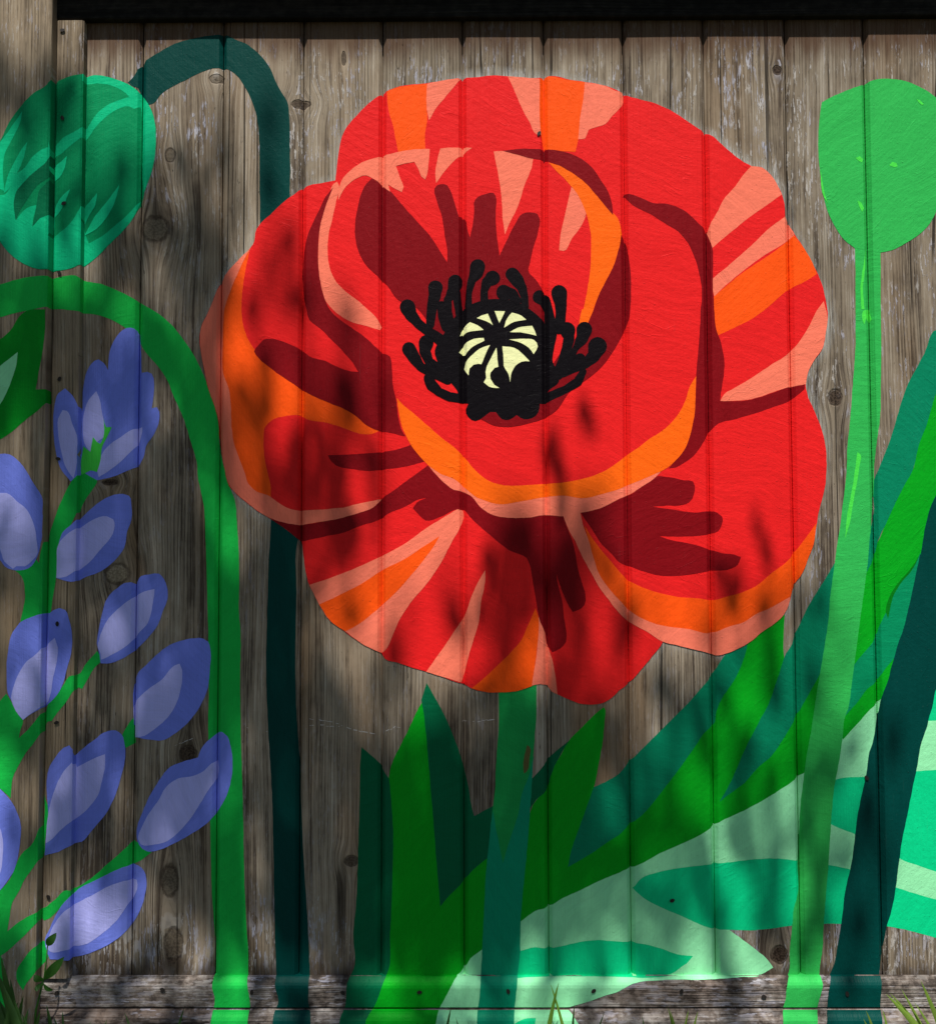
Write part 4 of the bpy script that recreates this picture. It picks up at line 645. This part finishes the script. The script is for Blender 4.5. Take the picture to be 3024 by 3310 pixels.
for lab, mat, (xa, xb), n in (('scattered tiny blades poking up before the base board under the mid green stem', M_DGRASS, (.10, .34), 9), ('fringe of tiny blades poking up under the tall dark leaf', M_DGRASS, (.38, .62), 7),
                              ('fringe of tiny green blades poking up under the poppy stem', M_GRASS, (.66, .95), 8), ('fringe of tiny green blades poking up beneath the light green stem', M_GRASS, (1.0, 1.22), 8)):
    tuft(lab, [((random.uniform(xa, xb), -.06, .022+random.uniform(-.004, .016)), random.uniform(-.02, .02), random.uniform(.004, .008)) for _ in range(n)], mat, -.06)
# out of frame, a little more grass along the fence and a rough turf in front of it
def turf():
    bm = bmesh.new()
    for i in range(5200):
        x = random.uniform(-1.2, 2.6); y = -.13-abs(random.gauss(0, .9)); h = random.uniform(.02, .06)
        a = random.uniform(0, 6.28); dx, dy = math.cos(a), math.sin(a); w = .003
        p = [bm.verts.new((x-dx*w, y-dy*w, -.055)), bm.verts.new((x+dx*w, y+dy*w, -.055)), bm.verts.new((x+dy*h*.5, y-dx*h*.5, -.055+h*.55))]
        bm.faces.new(p)
    me = bpy.data.meshes.new('grass'); bm.to_mesh(me); bm.free()
    o = link('grass', me, M_DGRASS, None, 'stuff'); o['label'] = 'short rough grass growing on the ground before the fence'; o['category'] = 'grass'
turf()
def leaf(parent, c, tip, w, name='leaf', mat=M_WEED):
    b, t = Vector(c), Vector(tip); d = t-b; side = Vector((d.z, .3*d.length, -d.x)).normalized()
    bm = bmesh.new(); rows = []; n = 8
    for i in range(n+1):
        s = i/n; q = b+d*s+Vector((0, -.005, 0))*math.sin(s*3.1); ww = w*math.sin(math.pi*min(1, .04+s*.96))**.8
        rows.append([bm.verts.new(q-side*ww*.5+Vector((0, -.12*ww, 0))), bm.verts.new(q), bm.verts.new(q+side*ww*.5+Vector((0, -.12*ww, 0)))])
    for a, e in zip(rows, rows[1:]):
        for k in range(2): bm.faces.new((a[k], a[k+1], e[k+1], e[k]))
    me = bpy.data.meshes.new(name); bm.to_mesh(me); bm.free()
    for p in me.polygons: p.use_smooth = True
    return link(name, me, mat, parent)
def tube(name, pts, radii, mat, parent, seg=8):
    bm = bmesh.new(); rings = []
    for i, p in enumerate(pts):
        p = Vector(p); a = Vector(pts[max(0, i-1)]); b = Vector(pts[min(len(pts)-1, i+1)]); t = (b-a).normalized()
        u = t.cross(Vector((0, 1, .01))).normalized(); v = t.cross(u)
        rings.append([bm.verts.new(p+(u*math.cos(2*math.pi*k/seg)+v*math.sin(2*math.pi*k/seg))*radii[i]) for k in range(seg)])
    for a, b in zip(rings, rings[1:]):
        for k in range(seg): bm.faces.new((a[k], a[(k+1) % seg], b[(k+1) % seg], b[k]))
    bm.faces.new(rings[0]); bm.faces.new(rings[-1])
    o = link(name, mesh_from_bm(name, bm), mat, parent)
    for p in o.data.polygons: p.use_smooth = True
    return o
wd = thing('weed', (-0.1360,-0.0600,0.0199), 'thin leafy weed climbing before the post below the lowest blue flower', 'weed')
wd.location.z = -.05
tube('stem', [(-0.1385,-0.0600,0.0035), (-0.1367,-0.0600,0.0584), (-0.1288,-0.0600,0.0914), (-0.1244,-0.0580,0.1125), (-0.1212,-0.0580,0.1401), (-0.1205,-0.0560,0.1628)], [.0022, .0019, .0016, .0014, .0012, .001], M_WEED, wd)
leaf(wd, (-0.1208,-0.0560,0.1628), (-0.1050,-0.0580,0.1850), .014)
leaf(wd, (-0.1235,-0.0580,0.1084), (-0.0877,-0.0660,0.1490), .017)
leaf(wd, (-0.1252,-0.0580,0.1070), (-0.1378,-0.0660,0.1193), .011)
leaf(wd, (-0.1262,-0.0580,0.1015), (-0.1051,-0.0660,0.0941), .010)
leaf(wd, (-0.1285,-0.0580,0.1015), (-0.1341,-0.0700,0.0959), .009)

# ------------------------------------------------------------------ unseen tree added behind the viewer, leaves set to cast the shade pattern
VIEW = [(-0.261, 1.827), (1.436, 1.818), (-0.226, 0.007), (1.392, 0.006)]            # fence-plane corners of the part of the fence worth shading: tl, tr, bl, br
SHADE = '''
110000000000000000000000
110000000000000000000000
341000000000000000000000
583125300000000000000000
564766200000000000000000
465865300000000000000000
335688540000000000000000
666775460000000000000000
888788465100000000000000
888887554000000000000000
888888828300001000000000
888888638300011000000000
688888788410013000000000
288886667400267511011000
688888787311688521022100
788888885332688511245100
555888765342466422354200
777888887552466622355200
678888898537888855556520
678888889989999736475740
366788888989999846555530
268888899999999887778841
477788899999999887677520
554568899999998777666520
655555667777655555543210
655555555566544443333210
'''.split()
NR, NC = len(SHADE), len(SHADE[0])
def canopy():
    o = thing('added_shade_tree', (-2.6, -4.3, -.05), 'unseen leafy tree added behind the viewer to shade the mural', 'tree')
    tube('trunk', [(-2.6, -4.3, -.3), (-2.62, -4.3, .4), (-2.5, -4.25, 1.6), (-2.4, -4.1, 2.9)], [.24, .17, .15, .13], M_BARK, o, 14)
    for pts in ([(-2.4, -4.1, 2.85), (-1.7, -3.2, 3.5), (-.9, -2.4, 3.9), (-.3, -1.9, 4.0)], [(-2.4, -4.1, 2.8), (-1.5, -3.4, 3.1), (-.5, -2.2, 3.25), (.3, -1.7, 3.2)],
                [(-2.4, -4.1, 2.9), (-2.6, -4.2, 4.2), (-2.2, -4.4, 5.6)], [(-2.4, -4.1, 2.9), (-3.4, -4.4, 3.9), (-4.3, -4.6, 4.8)]):
        P = []
        for a, b in zip(pts, pts[1:]):
            for j in range(4): P.append(Vector(a).lerp(Vector(b), j/4)+Vector((random.uniform(-.04, .04), random.uniform(-.04, .04), random.uniform(-.04, .04))))
        P.append(Vector(pts[-1]))
        tube('limb', P, [.075*(1-i/len(P))+.01 for i in range(len(P))], M_BARK, o, 8)
    V, F = [], []
    def add_leaf(c, sz):
        a = Vector((random.gauss(0, 1), random.gauss(0, 1), random.gauss(0, 1))).normalized(); n = (SUND+Vector((random.gauss(0, .45), random.gauss(0, .45), random.gauss(0, .45)))).normalized()
        u = a.cross(n).normalized(); v = n.cross(u); L = sz; w = sz*.33
        k = len(V)
        for q in (-u*L*.5, -u*L*.12+v*w, u*L*.22+v*w*.8, u*L*.5, u*L*.22-v*w*.8, -u*L*.12-v*w): V.append(c+q)
        F.append((k, k+1, k+2, k+3)); F.append((k, k+3, k+4, k+5))
    tl, tr, bl, br = VIEW
    cell = ((tr[0]-tl[0])/NC)*((tl[1]-bl[1])/NR)
    for r in range(-4, NR+3):
        for c in range(-6, NC+3):
            d = int(SHADE[min(NR-1, max(0, r))][min(NC-1, max(0, c))])
            if c < 0 or r >= NR: d = min(9, d+1) if c < NC*.6 else d
            if d == 0: continue
            lam = -math.log(max(.012, 1-d/9.05))*(1.3 if d >= 7 else 1.05)
            sz = .052; area = sz*sz*.33*1.35*.80
            m = lam*cell*math.cos(SUN_EL)/area      # area seen along the sun
            m = int(m)+(1 if random.random() < m-int(m) else 0)
            for _ in range(m):
                u = (c+random.random()+random.gauss(0, .12))/NC; v = (r+random.random()+random.gauss(0, .12))/NR
                x = (tl[0]*(1-u)+tr[0]*u)*(1-v)+(bl[0]*(1-u)+br[0]*u)*v; z = tl[1]*(1-v)+bl[1]*v
                t = random.uniform(3.6, 5.2) if random.random() < .7 else random.uniform(5.2, 6.8)
                add_leaf(Vector((x, 0, z))+SUND*t, sz*random.uniform(.75, 1.25))
    # thin leaf sprays added to throw the long narrow shadows
    for (x0, z0), (x1, z1), w, lam in (((0.7810,1.1251), (0.8071,1.0199), .011, 1.3), ((0.7312,1.0263), (0.7526,0.9006), .016, 1.6), ((1.0726,0.9355), (1.1194,0.7988), .010, 1.3),
                                       ((0.6215,0.8236), (0.6566,0.7047), .014, 1.2), ((0.3537,0.9404), (0.3868,0.8301), .014, 1.3), ((1.0322,0.8049), (1.0544,0.7039), .016, 1.1), ((0.2909,1.0318), (0.2818,0.9107), .022, 1.2)):
        L = math.hypot(x1-x0, z1-z0); m = int(L*w*2*lam*.5/(.030*.030*.33*1.35*.8))
        for _ in range(m):
            s_ = random.random(); c_ = Vector((x0+(x1-x0)*s_+random.gauss(0, w*.5*(1.1-abs(s_-.5))), 0, z0+(z1-z0)*s_))
            add_leaf(c_+SUND*random.uniform(2.6, 3.2), .030*random.uniform(.8, 1.3))
    # the rest of the crown, over and behind the trunk
    for _ in range(5200):
        th = random.uniform(0, 6.28); rr = 2.1*random.random()**.4; c = Vector((-2.9+rr*math.cos(th)*.95, -5.0+rr*math.sin(th)*.8, 5.2+random.gauss(0, .75)))
        if c.z-abs(c.y)*1.732 > -.4: continue
        add_leaf(c, random.uniform(.06, .11))
    me = bpy.data.meshes.new('crown'); me.from_pydata(V, [], F); me.update()
    link('crown', me, M_CAN, o)
canopy()
